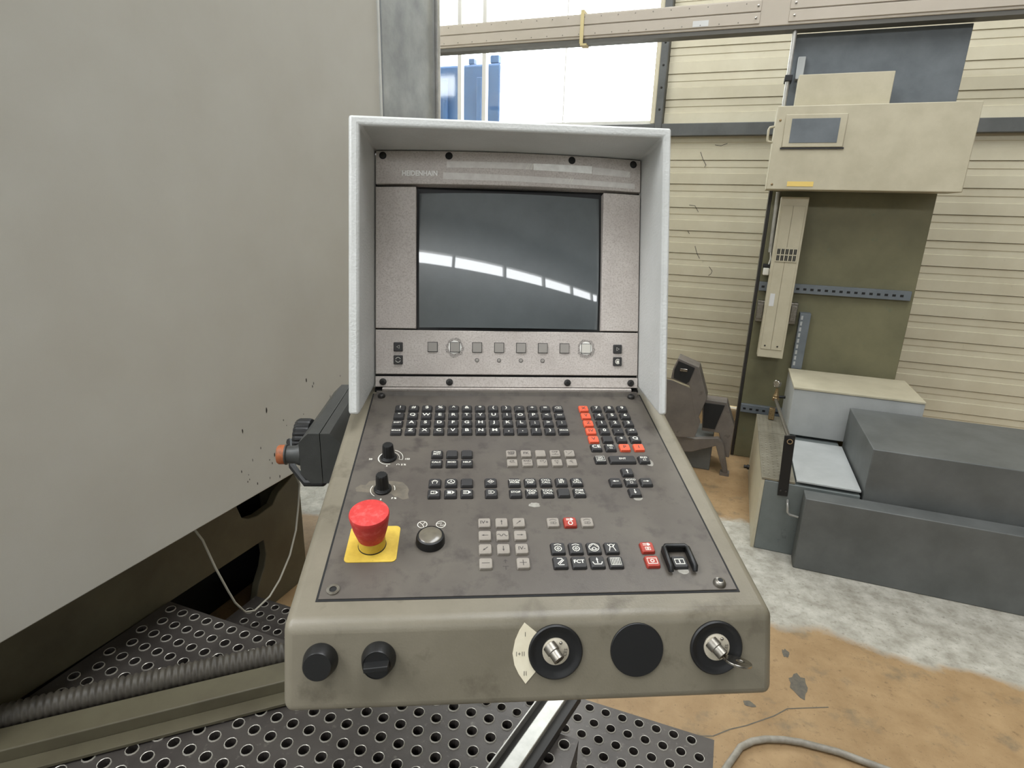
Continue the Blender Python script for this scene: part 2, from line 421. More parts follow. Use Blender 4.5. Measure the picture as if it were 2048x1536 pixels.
# outside, beyond the window
ob = Thing('blue_container', 'blue ribbed container standing outside behind the window glass', 'container', (-3.6, 7.0, 0))
ob.part('body', MB().prism([(-5.2, 6.5), (-2.62, 6.5), (-3.5, 8.0), (-5.2, 8.0)], 0.0, 2.94), 'outside_blue', bevel=0.03)
ob.part('roof_box', MB().box((-2.76, 6.52, 2.941), (-2.66, 6.6, 3.02)), 'outside_blue', bevel=0.01)
ob.part('roof_box', MB().box((-3.02, 6.52, 2.941), (-2.95, 6.6, 3.0)), 'outside_blue', bevel=0.01)
for x in (-4.9, -4.5, -4.1, -3.7, -3.28, -2.86):
    ob.part('rib', MB().box((x-0.03, 6.46, 0.0), (x+0.03, 6.499, 2.8)), 'outside_blue', bevel=0.008)
tag(part(None, 'yard_ground', MB().box((-14, WALL_E+0.21, -0.25), (14, 24, -0.02)), 'outside_ground', H), 'grey yard ground outside the window', kind='structure')

# ================================================================== MACHINE at the left
mc = Thing('machine_enclosure', 'large pale grey machine enclosure with olive base and steel edge panel', 'machine', (-1.6, 1.2, 0))
mc.part('side_panel', MB().box((-1.30, 0.3, 0.602), (-1.25, 1.963, 3.2)), 'machine_white', bevel=0.003)
mc.part('edge_seal', MB().box((-1.31, 1.966, 0.62), (-1.264, 1.998, 3.2)), 'dark_steel')
mc.part('edge_lip', MB().box((-1.262, 1.956, 0.61), (-1.246, 1.968, 3.2)), 'hood')
mc.part('steel_panel', MB().box((-1.32, 2.0, 0.62), (-1.262, 2.40, 3.2)), 'brushed_steel', bevel=0.004)
mc.part('steel_edge', MB().box((-1.34, 2.402, 0.62), (-1.25, 2.426, 3.2)), 'rail_steel', bevel=0.003)
mc.part('cabinet_core', MB().box((-3.4, 0.3, 0.602), (-1.345, 2.40, 3.2)), 'machine_white')
bp = [(0.32, .60), (1.30, .60), (1.318, .462), (1.333, .415), (1.36, .397), (1.40, .388), (1.474, .394), (1.506, .428), (1.56, .45), (1.60, .47), (1.62, .47),
      (1.62, .0), (1.33, .0), (1.37, .12), (1.405, .175), (1.42, .22), (1.417, .282), (0.9, .292), (0.32, .31)]
Mb = Matrix(((0, 0, 1, 0), (1, 0, 0, 0), (0, 1, 0, 0), (0, 0, 0, 1)))     # (e, z, d) -> (d, e, z)
mc.part('base_panel', MB().prism(bp, -1.48, -1.45, Mb), 'olive_base', bevel=0.003)
mc.part('base_side', MB().box((-3.3, 1.59, 0.0), (-1.481, 1.62, 0.60)), 'olive_base')
mc.part('base_shade_block', MB().box((-3.3, 0.35, 0.0), (-1.62, 1.585, 0.595)), 'black_gap')  # solid black block painted as the shade inside the base cutouts
sp = MB()
for k in range(34):
    e_ = random.uniform(1.15, 1.75); z_ = random.uniform(0.62, 0.9) if k < 26 else random.uniform(0.61, 0.68)
    r_ = random.uniform(0.001, 0.0026)
    pts = blob(e_, z_, r_, r_*random.uniform(1.5, 4), 7, 0.3)
    sp.add([(-1.2494, a, b) for a, b in pts], [tuple(range(7))])
mc.part('splash_marks', sp, 'dark_steel', kind='stuff')

cb = MB().tube([(-1.3 + 0.0*i, *p) for i, p in enumerate([])] or [(-1.36, 1.50, 0.57), (-1.33, 1.462, 0.553), (-1.3, 1.452, 0.52), (-1.3, 1.438, 0.444), (-1.3, 1.416, 0.359), (-1.3, 1.377, 0.283), (-1.3, 1.32, 0.222), (-1.3, 1.269, 0.19), (-1.3, 1.202, 0.183), (-1.3, 1.164, 0.205), (-1.3, 1.132, 0.263), (-1.3, 1.111, 0.323), (-1.3, 1.08, 0.42), (-1.31, 1.06, 0.52), (-1.36, 1.05, 0.595)], 0.0032, 8)
tag(part(None, 'hanging_cable', cb, 'cable_pale', H, smooth=True), 'thin pale cable looping down in front of the olive machine base', 'cable')

# ================================================================== STEP PLATES
def perforated(name, label, dA, dB, eA, eB, ztop, row_e, hole_d, pitch, r, skirt):
    t = Thing(name, label, 'step plate', ((dA+dB)/2, (eA+eB)/2, 0), group='perforated steel step plates')
    mb = MB(); col = MB(); n = 12; th = 0.03
    hp = pitch/2
    nrow = int((row_e + hp - eA)/pitch)
    ytop = row_e + hp
    def quad(x0, y0, x1, y1):
        if x1-x0 > 1e-5 and y1-y0 > 1e-5: mb.add([(x0,y0,ztop),(x1,y0,ztop),(x1,y1,ztop),(x0,y1,ztop)], [(0,1,2,3)])
    quad(dA, ytop, dB, eB)
    for i in range(nrow):
        yc = row_e - i*pitch; off = 0.0 if i % 2 == 0 else hp
        k0 = math.ceil((dA + hp - hole_d - off)/pitch); k1 = math.floor((dB - hp - hole_d - off)/pitch)
        xL = hole_d + off + k0*pitch - hp; xR = hole_d + off + k1*pitch + hp
        quad(dA, yc-hp, xL, yc+hp); quad(xR, yc-hp, dB, yc+hp)
        for k in range(k0, k1+1):
            xc = hole_d + off + k*pitch
            sq = []; ci = []; lo = []; c1 = []; c2 = []; c3 = []
            for q in range(n):
                a = 2*PI*(q+0.5)/n; cx, sy = math.cos(a), math.sin(a); m = hp/max(abs(cx), abs(sy))
                m2 = min(m, hp*1.4143)
                sq.append((xc+cx*m2, yc+sy*m2, ztop)); ci.append((xc+cx*r*1.16, yc+sy*r*1.16, ztop)); lo.append((xc+cx*r*0.98, yc+sy*r*0.98, ztop-th))
                c1.append((xc+cx*r*1.17, yc+sy*r*1.17, ztop)); c2.append((xc+cx*r*1.08, yc+sy*r*1.08, ztop+0.0030)); c3.append((xc+cx*r*0.98, yc+sy*r*0.98, ztop+0.0022))
            # square corners
            corners = [(xc+hp, yc+hp, ztop), (xc-hp, yc+hp, ztop), (xc-hp, yc-hp, ztop), (xc+hp, yc-hp, ztop)]
            fs = [(q, (q+1) % n, n+(q+1) % n, n+q) for q in range(n)]
            fs = [tuple(reversed(f)) for f in fs]
            base = sq + ci + corners
            cf = []
            for j, q in enumerate((1, 4, 7, 10)):
                cf.append((q, 2*n+j, (q+0) % n)) if False else None
            # corner triangles: the corner lies between two ring points
            for j in range(4):
                cxn, cyn = corners[j][0], corners[j][1]
                best = sorted(range(n), key=lambda q: (sq[q][0]-cxn)**2 + (sq[q][1]-cyn)**2)[:2]
                a_, b_ = best
                tri = [a_, 2*n+j, b_]
                p0, p1, p2 = (base[i_] for i_ in tri)
                if (p1[0]-p0[0])*(p2[1]-p0[1]) - (p1[1]-p0[1])*(p2[0]-p0[0]) < 0: tri.reverse()
                cf.append(tuple(tri))
            mb.add(base, fs + [c for c in cf if c])
            col.add(c1 + c2 + c3, [(g*n+q, g*n+(q+1) % n, (g+1)*n+(q+1) % n, (g+1)*n+q) for g in range(2) for q in range(n)])
            mb.add(c3 + lo, [(q, (q+1) % n, n+(q+1) % n, n+q) for q in range(n)])
    yb = row_e - (nrow-1)*pitch - hp
    quad(dA, eA, dB, yb)
    t.part('tread_sheet', mb, 'perforated')
    t.part('hole_collars', col, 'collar', smooth=True, kind='stuff')
    t.part('edge_skirt', MB().box((dA, eB-0.004, ztop-skirt), (dB, eB, ztop-0.0005)), 'perforated')
    t.part('edge_skirt', MB().box((dB-0.004, eA+0.0045, ztop-skirt), (dB, eB-0.0045, ztop-0.0005)), 'perforated')
    t.part('edge_skirt', MB().box((dA, eA+0.0045, ztop-skirt), (dA+0.004, eB-0.0045, ztop-0.0005)), 'perforated')  # unseen skirt, added to keep side light out below the tread
    t.part('edge_skirt', MB().box((dA, eA, ztop-skirt), (dB, eA+0.004, ztop-0.0005)), 'perforated')  # unseen near skirt, added to block light so the holes stay dark
    return t
perforated('perforated_step', 'upper perforated steel step plate in the foreground, under the pale rail', -1.44, -0.19, -0.30, 1.027, 0.30, 1.002, -0.400, 0.0457, 0.0122, 0.1965)
perforated('perforated_step', 'lower perforated steel step plate reaching furthest over the ochre floor', -1.44, 0.115, 0.50, 1.343, 0.10, 1.318, -0.174, 0.0463, 0.0122, 0.10)

# pale rail lying over the steps
rl = Thing('steel_rail', 'pale steel channel rail lying across the perforated steps', 'rail', (-0.30, 0.9, 0.30))
ax = Vector((0.0355, 0.176, 0)).normalized(); sd = Vector((ax.y, -ax.x, 0)); c0 = Vector((-0.302, 0.872, 0.304))
def rbox(mb, s0, s1, h0, h1, l0=-0.35, l1=0.27):
    p = []
    for h in (h0, h1):
        for l, s in ((l0, s0), (l0, s1), (l1, s1), (l1, s0)): p.append(c0 + ax*l + sd*s + Vector((0, 0, h)))
    return mb.hexa(p)
rl.part('web', rbox(MB(), -0.016, 0.018, 0.0, 0.036), 'rail_steel', bevel=0.002)
rl.part('flange', rbox(MB(), -0.038, -0.034, 0.0, 0.04), 'rail_steel', bevel=0.001)
rl.part('groove_strip', rbox(MB(), -0.034, -0.016, 0.0, 0.02), 'rail_dark')
rl.part('groove_strip', rbox(MB(), 0.018, 0.038, 0.0, 0.024), 'rail_dark')

# support beam and ribbed hose at the lower left
bx = Vector((0.104, 0.094, 0)).normalized(); bs = Vector((bx.y, -bx.x, 0)); b0 = Vector((-0.94, 0.845, 0.3))
sb = Thing('support_bar', 'dirty olive support bar lying on the step below the ribbed hose', 'bar', (-0.94, 0.845, 0.3))
def bbox(mb, s0, s1, h0, h1, l0, l1):
    p = []
    for h in (h0, h1):
        for l, s in ((l0, s0), (l0, s1), (l1, s1), (l1, s0)): p.append(b0 + bx*l + bs*s + Vector((0, 0, h)))
    return mb.hexa(p)
sb.part('bar', bbox(MB(), -0.055, 0.012, 0.004, 0.042, -0.60, 0.42), 'olive_base', bevel=0.003)
sb.part('foot_flange', bbox(MB(), 0.0125, 0.05, 0.004, 0.012, -0.60, 0.42), 'olive_base', bevel=0.001)
hs = MB(); pts = []
NS = 280
for i in range(NS):
    l = -0.56 + 0.98*i/NS
    pts.append(b0 + bx*l + bs*(-0.093 + 0.006*math.sin(l*5)) + Vector((0, 0, 0.034 + 0.0)))
hs.tube(pts, 0.03, 16, ring=lambda i: 0.0295 if i % 4 < 2 else 0.0258)
tag(part(None, 'ribbed_hose', hs, 'hose_grey', H, smooth=True, angle=75), 'grey ribbed conduit hose running along the olive bar', 'hose')

# grey cable on the ochre floor
fc = MB().tube([(0.10, 1.18, 0.01), (0.135, 1.30, 0.01), (0.161, 1.364, 0.01), (0.193, 1.436, 0.01), (0.225, 1.47, 0.01), (0.261, 1.492, 0.01), (0.31, 1.51, 0.01), (0.355, 1.519, 0.01), (0.45, 1.525, 0.01), (0.7, 1.50, 0.01), (1.0, 1.55, 0.01)], 0.0095, 10)
tag(part(None, 'floor_cable', fc, 'cable_grey', H, smooth=True), 'thick grey cable curving over the ochre floor', 'cable')

# ================================================================== CONSOLE
PSI, TA, TB = math.radians(4.825), math.radians(12.443), math.radians(15.139)
CM = T((0.0266, 0.4715, CAM_Z - 0.3519)) @ RZ(PSI)
con = bpy.data.objects.new('control_console', None); COL.objects.link(con); con.empty_display_size = 0.1
con.matrix_world = CM
tag(con, 'grey machine control console with hooded screen, keyboard and red emergency stop', 'control console')
PLT = RX(TA)                                                    # plate frame: u, v along the plate, h out of it
MON = T((0, 0.372, 0.0909)) @ RX(PI/2 - TB)                     # screen frame: u, w up the screen, d towards the viewer
FT = math.radians(17)
FRO = PLT @ T((0, -0.0265, 0)) @ RX(-TA) @ RX(PI/2 - FT)        # front face frame: s, t up the face, n outwards
def P(u, v, h=0.0): return PLT @ T((u, v, h))
def Mo(u, w, d=0.0): return MON @ T((u, w, d))
def Fr(s, t, n=0.0): return FRO @ T((s, t, n))

# housing
fh = 0.080
vt = lambda x, v: PLT @ Vector((x, v, 0.0))
ff = lambda x, t: FRO @ Vector((x, t, 0.0))
top_b = PLT @ Vector((0, 0.47, 0.0)); fb = ff(0, -fh)
hb = MB().hexa([(-.225, fb.y, fb.z), (.225, fb.y, fb.z), (.229, top_b.y, fb.z+0.03), (-.229, top_b.y, fb.z+0.03),
                tuple(ff(-.2255, 0)), tuple(ff(.2255, 0)), (.229, top_b.y, top_b.z), (-.229, top_b.y, top_b.z)])
hob = part(con, 'housing', hb, 'housing', bevel=0.009, seg=5)
# monitor body behind the hood
part(con, 'monitor_body', MB().box((-0.212, -0.005, -0.33), (0.206, 0.352, -0.016)), 'hood', MON, bevel=0.006)
# support arm to the ceiling boom, hidden behind the console
part(con, 'support_arm', MB().box((-0.05, 0.46, 0.0), (0.05, 1.62, 0.07)), 'housing', bevel=0.006)
part(con, 'support_post', MB().box((-0.05, 1.54, -1.096), (0.05, 1.64, -0.001)), 'housing', bevel=0.006)
# plate and gap
part(con, 'plate_gap_shade', MB().box((-0.2022, -0.0022, -0.001), (0.2022, 0.3765, 0.0004)), 'black_gap', PLT)  # black sheet stands in for the shade in the gap round the plate
part(con, 'keyboard_plate', MB().box((-0.2, 0, 0.0002), (0.2, 0.3755, 0.0014)), 'plate', PLT, bevel=0.0004, seg=1)
PH = 0.0014
part(con, 'plate_lip', MB().hexa([(-0.196, 0.369, PH), (0.196, 0.369, PH), (0.196, 0.3755, PH), (-0.196, 0.3755, PH), (-0.196, 0.372, 0.006), (0.196, 0.372, 0.006), (0.196, 0.3755, 0.006), (-0.196, 0.3755, 0.006)]), 'plate', PLT)
part(con, 'sill_strip', MB().box((-0.188, 0.3765, 0.0), (0.188, 0.3815, 0.0085)), 'bezel', PLT)
part(con, 'sill_shadow', MB().box((-0.2, 0.3816, -0.002), (0.2, 0.41, 0.004)), 'black_gap', PLT)

# plate screws
def screw(name, M, r, mat_, h=0.004):
    o = part(con, name, MB().lathe([(r, 0), (r, h*0.35), (r*0.8, h*0.8), (r*0.52, h)], 20), mat_, M, smooth=True)
    part(o, 'socket', MB().lathe([(r*0.45, 0), (r*0.45, h+0.0003)], 6), 'black_gap')
screw('plate_screw', P(0.1849, 0.0075, PH), 0.0062, 'dull_steel', 0.005)
screw('plate_screw', P(-0.1882, 0.369-0.003, PH), 0.0055, 'dark_steel', 0.005)
screw('plate_screw', P(0.1854, 0.366, PH), 0.0055, 'dark_steel', 0.005)
ws = part(con, 'plate_washer', MB().lathe([(0.0062, 0.0), (0.0062, 0.0014), (0.0034, 0.0014), (0.0034, 0.0)], 24, caps=False), 'chrome', P(-0.1883, 0.0101, PH), smooth=True)
part(ws, 'screw_hole', MB().lathe([(0.0034, 0), (0.0034, 0.0006)], 16), 'black_gap')

# ---------------------------------------------------------------- keys
def cap_mesh(w, d, h, ins, material):
    def ring(a, b, c, z):
        x, y = a/2, b/2
        return [(-x+c, -y, z), (x-c, -y, z), (x, -y+c, z), (x, y-c, z), (x-c, y, z), (-x+c, y, z), (-x, y-c, z), (-x, -y+c, z)]
    rs = ring(w, d, 0.001, 0) + ring(w, d, 0.001, h*0.3) + ring(w-ins, d-ins, 0.0013, h-0.0004) + ring(w-ins-0.0009, d-ins-0.0009, 0.0013, h)
    fs = [(g*8+k, g*8+(k+1) % 8, (g+1)*8+(k+1) % 8, (g+1)*8+k) for g in range(3) for k in range(8)] + [tuple(range(24, 32))]
    return MB().add(rs, fs).mesh('keycap', material)
KH = 0.0042
CAPS = {('b', 1): cap_mesh(0.0148, 0.0142, KH, 0.0018, 'key_black'), ('g', 1): cap_mesh(0.0135, 0.0138, 0.0032, 0.0006, 'key_grey'),
        ('o', 1): cap_mesh(0.0138, 0.0142, 0.0036, 0.0006, 'key_orange'), ('r', 1): cap_mesh(0.0142, 0.0145, 0.0036, 0.0008, 'key_red'),
        ('b', 2): cap_mesh(0.0345, 0.0142, KH, 0.0018, 'key_black'), ('k', 1): cap_mesh(0.0152, 0.0152, 0.0036, 0.001, 'key_black')}
HGT = {'b': KH, 'g': 0.0032, 'o': 0.0036, 'r': 0.0036, 'k': 0.0036}
def key(u, v, kind='b', s=None, size=0.0092, strokes=None, w=1, bold=0.00016, sx=1.0, dy=0.0, frame=False, sw=0.0008, polys=None, ink=None):
    o = link('key', CAPS[(kind, w)], con, P(u/1000, v/1000, PH))
    lab = {'g': 'pale grey key', 'o': 'orange key', 'r': 'red key'}.get(kind)
    if lab: o['label'] = lab
    z = HGT[kind] + 0.00012
    ink = ink or {'b': 'legend_white', 'k': 'legend_white', 'r': 'legend_white', 'g': 'legend_dark', 'o': 'legend_dark'}[kind]
    if s:
        text(o, 'legend', s, size, ink, T((0, dy, z)), bold, sx)
    if strokes or polys:
        mb = MB()
        for st in strokes or []:
            st = [(x/1000, y/1000) for x, y in st]
            cl = len(st) > 3 and st[0] == st[-1]
            ribbon(mb, st[:-1] if cl else st, sw, cl)
        for pl in polys or []: poly(mb, [(x/1000, y/1000) for x, y in pl])
        part(o, 'legend_mark', mb, ink, T((0, 0, z)))
    return o
SQ = lambda cx, cy, a: [(cx-a, cy-a), (cx+a, cy-a), (cx+a, cy+a), (cx-a, cy+a), (cx-a, cy-a)]
def arrow(ang, L=4.6, hw=1.3, w=None):
    a = math.radians(ang); c, s_ = math.cos(a), math.sin(a); R_ = lambda x, y: (x*c - y*s_, x*s_ + y*c)
    return [R_(-L, 0), R_(L*0.3, 0)], [R_(L, 0), R_(L*0.2, hw), R_(L*0.2, -hw)]
rows_v = [329.4, 310.1, 290.8, 271.6]
R1 = ['!', '#', '$', '%', '^', '&', '*', '(', ')', '-', '+', '=', None]
R2 = ['"', 'Q', 'W', 'E', 'R', 'T', 'Y', 'U', 'I', 'O', 'P', '<', 'RET']
R3 = ['SHIFT', 'A', 'S', 'D', 'F', 'G', 'H', 'J', 'K', 'L', ';', '>', ':']
R4 = ['SPACE', 'Z', 'X', 'C', 'V', 'B', 'N', 'M', ',', '.', '?', ')', 'SPACE']
for v, row in zip(rows_v, (R1, R2, R3, R4)):
    for k, s in enumerate(row):
        u = -157.2 + 18.78*k
        if s is None: key(u, v, 'b', strokes=[[(-4.6, 0), (-1.8, 2.6), (4.2, 2.6), (4.2, -2.6), (-1.8, -2.6), (-4.6, 0)], [(-0.6, 1.2), (2.2, -1.2)], [(-0.6, -1.2), (2.2, 1.2)]], sw=0.0007)
        elif len(s) > 2: key(u, v, 'b', s, 0.0042, bold=0.0001)
        else: key(u, v, 'b', s, 0.0088, sx=1.12, dy=0.0006)
NU = [105.6, 124.5, 143.5, 162.4]; NV = [329.4, 309.7, 290.4, 271.3, 252.0, 233.1]
NUMS = [['oX', '7', '8', '9'], ['oY', '4', '5', '6'], ['oZ', '1', '2', '3'], ['oIV', '0', '.', '-/+'], ['oV', '', '+', 'Q'], ['CE', 'DEL', 'oP', 'oI']]
for v, row in zip(NV, NUMS):
    for u, s in zip(NU, row):
        if s.startswith('o'): key(u, v, 'o', s[1:], 0.0085, bold=0.0001)
        elif s == 'DEL': key(u, v, 'b', 'DEL', 0.0046, dy=0.0024, strokes=[SQ(0, -2.6, 1.4)], sw=0.0006, bold=0.0001)
        elif s == '': key(u, v, 'b')
        else: key(u, v, 'b', s, 0.0085 if len(s) < 3 else 0.0066, sx=1.1, dy=0.0004 if s != '.' else 0.0015)
key(105.9, 207.2, 'b', 'NO\nENT', 0.0042, strokes=[[(-5.2, -5.0), (5.2, -5.0), (5.2, 5.0), (-5.2, 5.0), (-5.2, -5.0)]], sw=0.0006, bold=0.00008)
key(134.2, 206.9, 'b', 'ENT', 0.0048, w=2, bold=0.00008)
key(162.3, 206.7, 'b', 'END', 0.0046, dy=0.0024, strokes=[SQ(0, -2.4, 1.5)], sw=0.0006, bold=0.00008)
for (u, v, a) in ((134.1, 181.2, 90), (115.2, 162.1, 180), (152.8, 161.8, 0), (134.1, 142.9, -90)):
    st, pl = arrow(a, 3.8, 1.6); key(u, v, 'b', strokes=[st], polys=[pl], sw=0.0009)
key(134.1, 161.9, 'b', 'GOTO', 0.0042, dy=0.0024, strokes=[SQ(0, -2.5, 1.5)], sw=0.0006, bold=0.00008)
# left middle block
for (u, v, s) in ((-100.7, 220.3, 'PGM\nMGT'), (-81.9, 220.2, ''), (-63.2, 220.2, ''), (-100.7, 201.3, 'CALC'), (-81.9, 201.2, 'MOD'), (-63.2, 201.2, 'HELP')):
    key(u, v, 'b', s, 0.0044, bold=0.00008) if s else key(u, v, 'b')
hand = [(-2.4, -3.2), (-3.0, -0.5), (-3.6, 1.2), (-2.8, 1.4), (-2.0, 0.2), (-2.2, 2.6), (-1.4, 2.8), (-1.0, 0.8), (-0.5, 3.4), (0.3, 3.4), (0.4, 0.8), (1.3, 3.0), (2.0, 2.7), (1.6, 0.4), (2.8, 1.6), (3.4, 1.2), (2.4, -1.2), (2.2, -3.2)]
key(-100.7, 163.1, 'b', strokes=[hand], sw=0.0006)
key(-81.8, 163.2, 'b', strokes=[[(4.2*math.cos(math.radians(q)), 3.6*math.sin(math.radians(q))) for q in range(0, 361, 20)], [(0, 0), (0, 3.4)], [(0, 0), (-3.2, -2)], [(0, 0), (3.2, -2)]], sw=0.0007)
key(-63.2, 163.1, 'b')
tag_arrow = lambda: [[(-4.0, 2.4), (1.6, 2.4), (4.6, 0), (1.6, -2.4), (-4.0, -2.4)]]
key(-100.8, 144.1, 'b', strokes=tag_arrow() + [SQ(-1.8, 0, 1.7)], polys=[[(1.8, 2.7), (4.9, 0), (1.8, -2.7)]], sw=0.0006)
key(-82.0, 144.0, 'b', strokes=tag_arrow(), polys=[[(1.8, 2.7), (4.9, 0), (1.8, -2.7)], [(-3.4, 1.5), (0.6, 1.5), (0.6, -1.5), (-3.4, -1.5)]], sw=0.0006)
key(-63.3, 144.1, 'b', strokes=[[(-4.2, 2.4), (1.6, 2.4)], [(-4.2, -2.4), (1.6, -2.4)], [(-4.2, 0), (0, 0)]], polys=[[(1.4, 3.0), (4.9, 0), (1.4, -3.0)]], sw=0.0009)
key(-35.1, 163.2, 'b', strokes=[[(-3.8, 0), (0, 3.0), (3.8, 0), (0, -3.0), (-3.8, 0)], [(-2.4, 0), (0.4, 0)]], polys=[[(2.0, 0), (0.2, 1.2), (0.2, -1.2)]], sw=0.0007)
key(-35.1, 143.8, 'b', strokes=[[(-3.6, 2.6), (1.4, 2.6), (4.0, 0), (1.4, -2.6), (-3.6, -2.6)], [(-3.8, 0), (-0.6, 0)]], polys=[[(1.0, 0), (-0.8, 1.2), (-0.8, -1.2)]], sw=0.0007)
for k, (a, b) in enumerate((('TOUCH\nPROBE', 'STOP'), ('CYCL\nDEF', 'TOOL\nDEF'), ('CYCL\nCALL', 'TOOL\nCALL'), ('LBL\nSET', ''), ('LBL\nCALL', 'PGM\nCALL'))):
    u = -6.9 + 18.75*k
    sz = 0.0038 if 'TOUCH' in a else 0.0044
    key(u, 162.8, 'b', a, sz, bold=0.00008)
    key(u, 143.5, 'b', b, 0.0046, bold=0.00008) if b else key(u, 143.5, 'b')
GU = [-6.9, 11.95, 30.6, 49.4, 68.1]
ln = lambda *p: list(p)
gr1 = [dict(s='APPR\nDEP', size=0.0042, strokes=[[(-4.2, 0), (4.2, 0)]]), dict(s='FK', size=0.0066), dict(), dict(s='CHF', size=0.0042, dy=0.0024, strokes=[[(-4.4, -3), (4.4, -3)], [(-1, -3), (1, -0.6)]]), dict(s=None, strokes=[[(-2.4, -3), (4, 3)], [(-4, 3.4), (-4, 1), (-2.6, 1)]])]
gr2 = [dict(s='CR', size=0.0042, dy=0.0024, strokes=[[(-3.6, 2), (-1, -0.8), (3.6, -0.4)]]), dict(s='RND', size=0.0044, dy=0.0026, strokes=[[(-4, -3), (-1, -3), (1, -1.2), (1.4, -3), (4.2, -3)]]), dict(s='CT', size=0.0042, dy=0.0022, strokes=[arc(-0.8, 3.2, 5.4, -60, 0, 8)]), dict(s='CC', size=0.0042, dy=0.0024, strokes=[[(-2, -1.5), (2, -1.5)], [(0, 0.5), (0, -3.5)]]), dict(s='C', size=0.0046, dy=0.0022, strokes=[arc(-4, -3.4, 5.4, 10, 85, 8)])]
for k in range(5):
    a = gr1[k]; key(GU[k], 220.7, 'g', a.get('s'), a.get('size', 0.005), a.get('strokes'), dy=a.get('dy', 0), sw=0.0006, bold=0.00008)
    a = gr2[k]; key(GU[k]+0.05, 201.5, 'g', a.get('s'), a.get('size', 0.005), a.get('strokes'), dy=a.get('dy', 0), sw=0.0006, bold=0.00008)
# axis block
def gk(u, v, **k): key(u, v, 'g', bold=0.0001, **k)
gk(-44.4, 95.0, s='IV+', size=0.0066)
for (u, v, a) in ((-25.8, 94.9, 90), (-7.0, 94.8, 42), (-44.4, 75.6, 180), (-6.9, 75.4, 0), (-44.5, 56.3, 222), (-25.8, 56.1, -90)):
    st, pl = arrow(a, 3.6, 1.1); gk(u, v, strokes=[st], polys=[pl], sw=0.0007)
gk(-25.7, 75.5, strokes=[arc(-3.9, 0, 1.3, 180, 0, 8) + arc(-1.3, 0, 1.3, 180, 360, 8) + arc(1.3, 0, 1.3, 180, 0, 8) + arc(3.9, 0, 1.3, 180, 330, 8)], sw=0.0008)
gk(-6.9, 56.1, s='IV-', size=0.0066)
gk(-44.5, 37.0, strokes=[[(-4, 0), (4, 0)]], sw=0.0007)
gk(-7.0, 36.7, strokes=[[(-3.6, 0), (3.6, 0)], [(0, -3.6), (0, 3.6)]], sw=0.0007)
pm = MB(); ribbon(pm, [(0, -0.004), (0, 0.0005)], 0.0007); ribbon(pm, [(-0.003, 0.0005), (0.003, 0.0005)], 0.0007); ribbon(pm, [(0, 0.005), (0, 0.009)], 0.0007); ribbon(pm, [(-0.0018, 0.0072), (0, 0.0092), (0.0018, 0.0072)], 0.0007)
part(con, 'plate_print', pm, 'legend_dark', P(-0.0245, 0.0345, PH + 0.00015))
spind = [arc(0, -1.2, 5.0, 40, 140, 8), [(-3.4, -2.6), (0.6, -2.6)], [(-3.4, -0.6), (0.6, -0.6)], [(0.6, -3.2), (0.6, 0), (2.2, 0), (3.4, -1.6), (2.2, -3.2), (0.6, -3.2)]]
gk(30.5, 94.3, strokes=spind, sw=0.0006); gk(68.1, 93.9, strokes=spind, sw=0.0006)
key(49.3, 94.1, 'r', strokes=[[(-4, 4.2), (0, 4.2)], [(-4, 2.4), (0, 2.4)], [(2.2*math.cos(math.radians(q)), -2.2 + 2.8*math.sin(math.radians(q))) for q in range(0, 361, 24)]], polys=[[(0.4, 5.2), (2.2, 5.2), (4, 3.3), (2.2, 1.4), (0.4, 1.4)]], sw=0.0009)
BU = [30.6, 49.3, 68.1, 86.9]
gear = [((3.0 if (q//15) % 2 else 3.8)*math.cos(math.radians(q)), -1.2 + (3.0 if (q//15) % 2 else 3.8)*math.sin(math.radians(q))) for q in range(0, 361, 15)]
dot = [(1.2*math.cos(math.radians(q)), -1.2 + 1.2*math.sin(math.radians(q))) for q in range(0, 361, 40)]
key(BU[0], 55.6, 'k', strokes=[gear, dot, arc(0, -1, 6.0, 50, 130, 8)], sw=0.0008)
key(BU[1], 55.2, 'k', strokes=[gear, dot, arc(0, -1, 6.0, 50, 130, 8)], sw=0.0008)
circ = lambda r, cx=0, cy=0, st=20: [(cx + r*math.cos(math.radians(q)), cy + r*math.sin(math.radians(q))) for q in range(0, 361, st)]
key(BU[2], 55.1, 'k', strokes=[circ(5.2), circ(1.8, 0, -1.6, 40), [(-4.4, 0.6), (0, 5.0), (4.4, 0.6)], [(-3.4, -1.6), (-1.8, -3.2), (1.8, -3.2), (3.4, -1.6)]], sw=0.0007)
key(BU[3], 54.9, 'k', strokes=[circ(2.0, 0, 2.4, 40), [(-3.8, 4.4), (-1.6, 0.8), (-3.4, -5.0)], [(3.8, 4.4), (1.6, 0.8), (3.4, -5.0)], [(-1.6, 0.6), (1.6, 0.6)]], sw=0.0008)
key(BU[0], 36.5, 'k', strokes=[[(-3.2, 4.2), (1.6, 4.2), (2.4, 3.0), (-3.0, -2.6), (-1.8, -4.2), (3.4, -4.2)], [(3.6, 2.2), (-1.0, -2.8)]], sw=0.0009)
key(BU[1], 36.2, 'k', 'FCT', 0.0062, bold=0.00015)
key(BU[2], 36.0, 'k', strokes=[[(-5, -0.4), (-3.6, -3.6), (3.6, -3.6), (5, -0.4)], [(0, -2.4), (0, 2.6)]], polys=[[(-1.2, 2.0), (1.2, 2.0), (0, 5.2)]], sw=0.001)
key(BU[3], 35.7, 'k', strokes=[[(-5, 4.6), (-5, -4.6), (5, -4.6), (5, 4.6), (-5, 4.6)]] + [[(x, 4.4), (x, -4.4)] for x in (-3.3, -1.65, 0, 1.65, 3.3)], sw=0.0006)
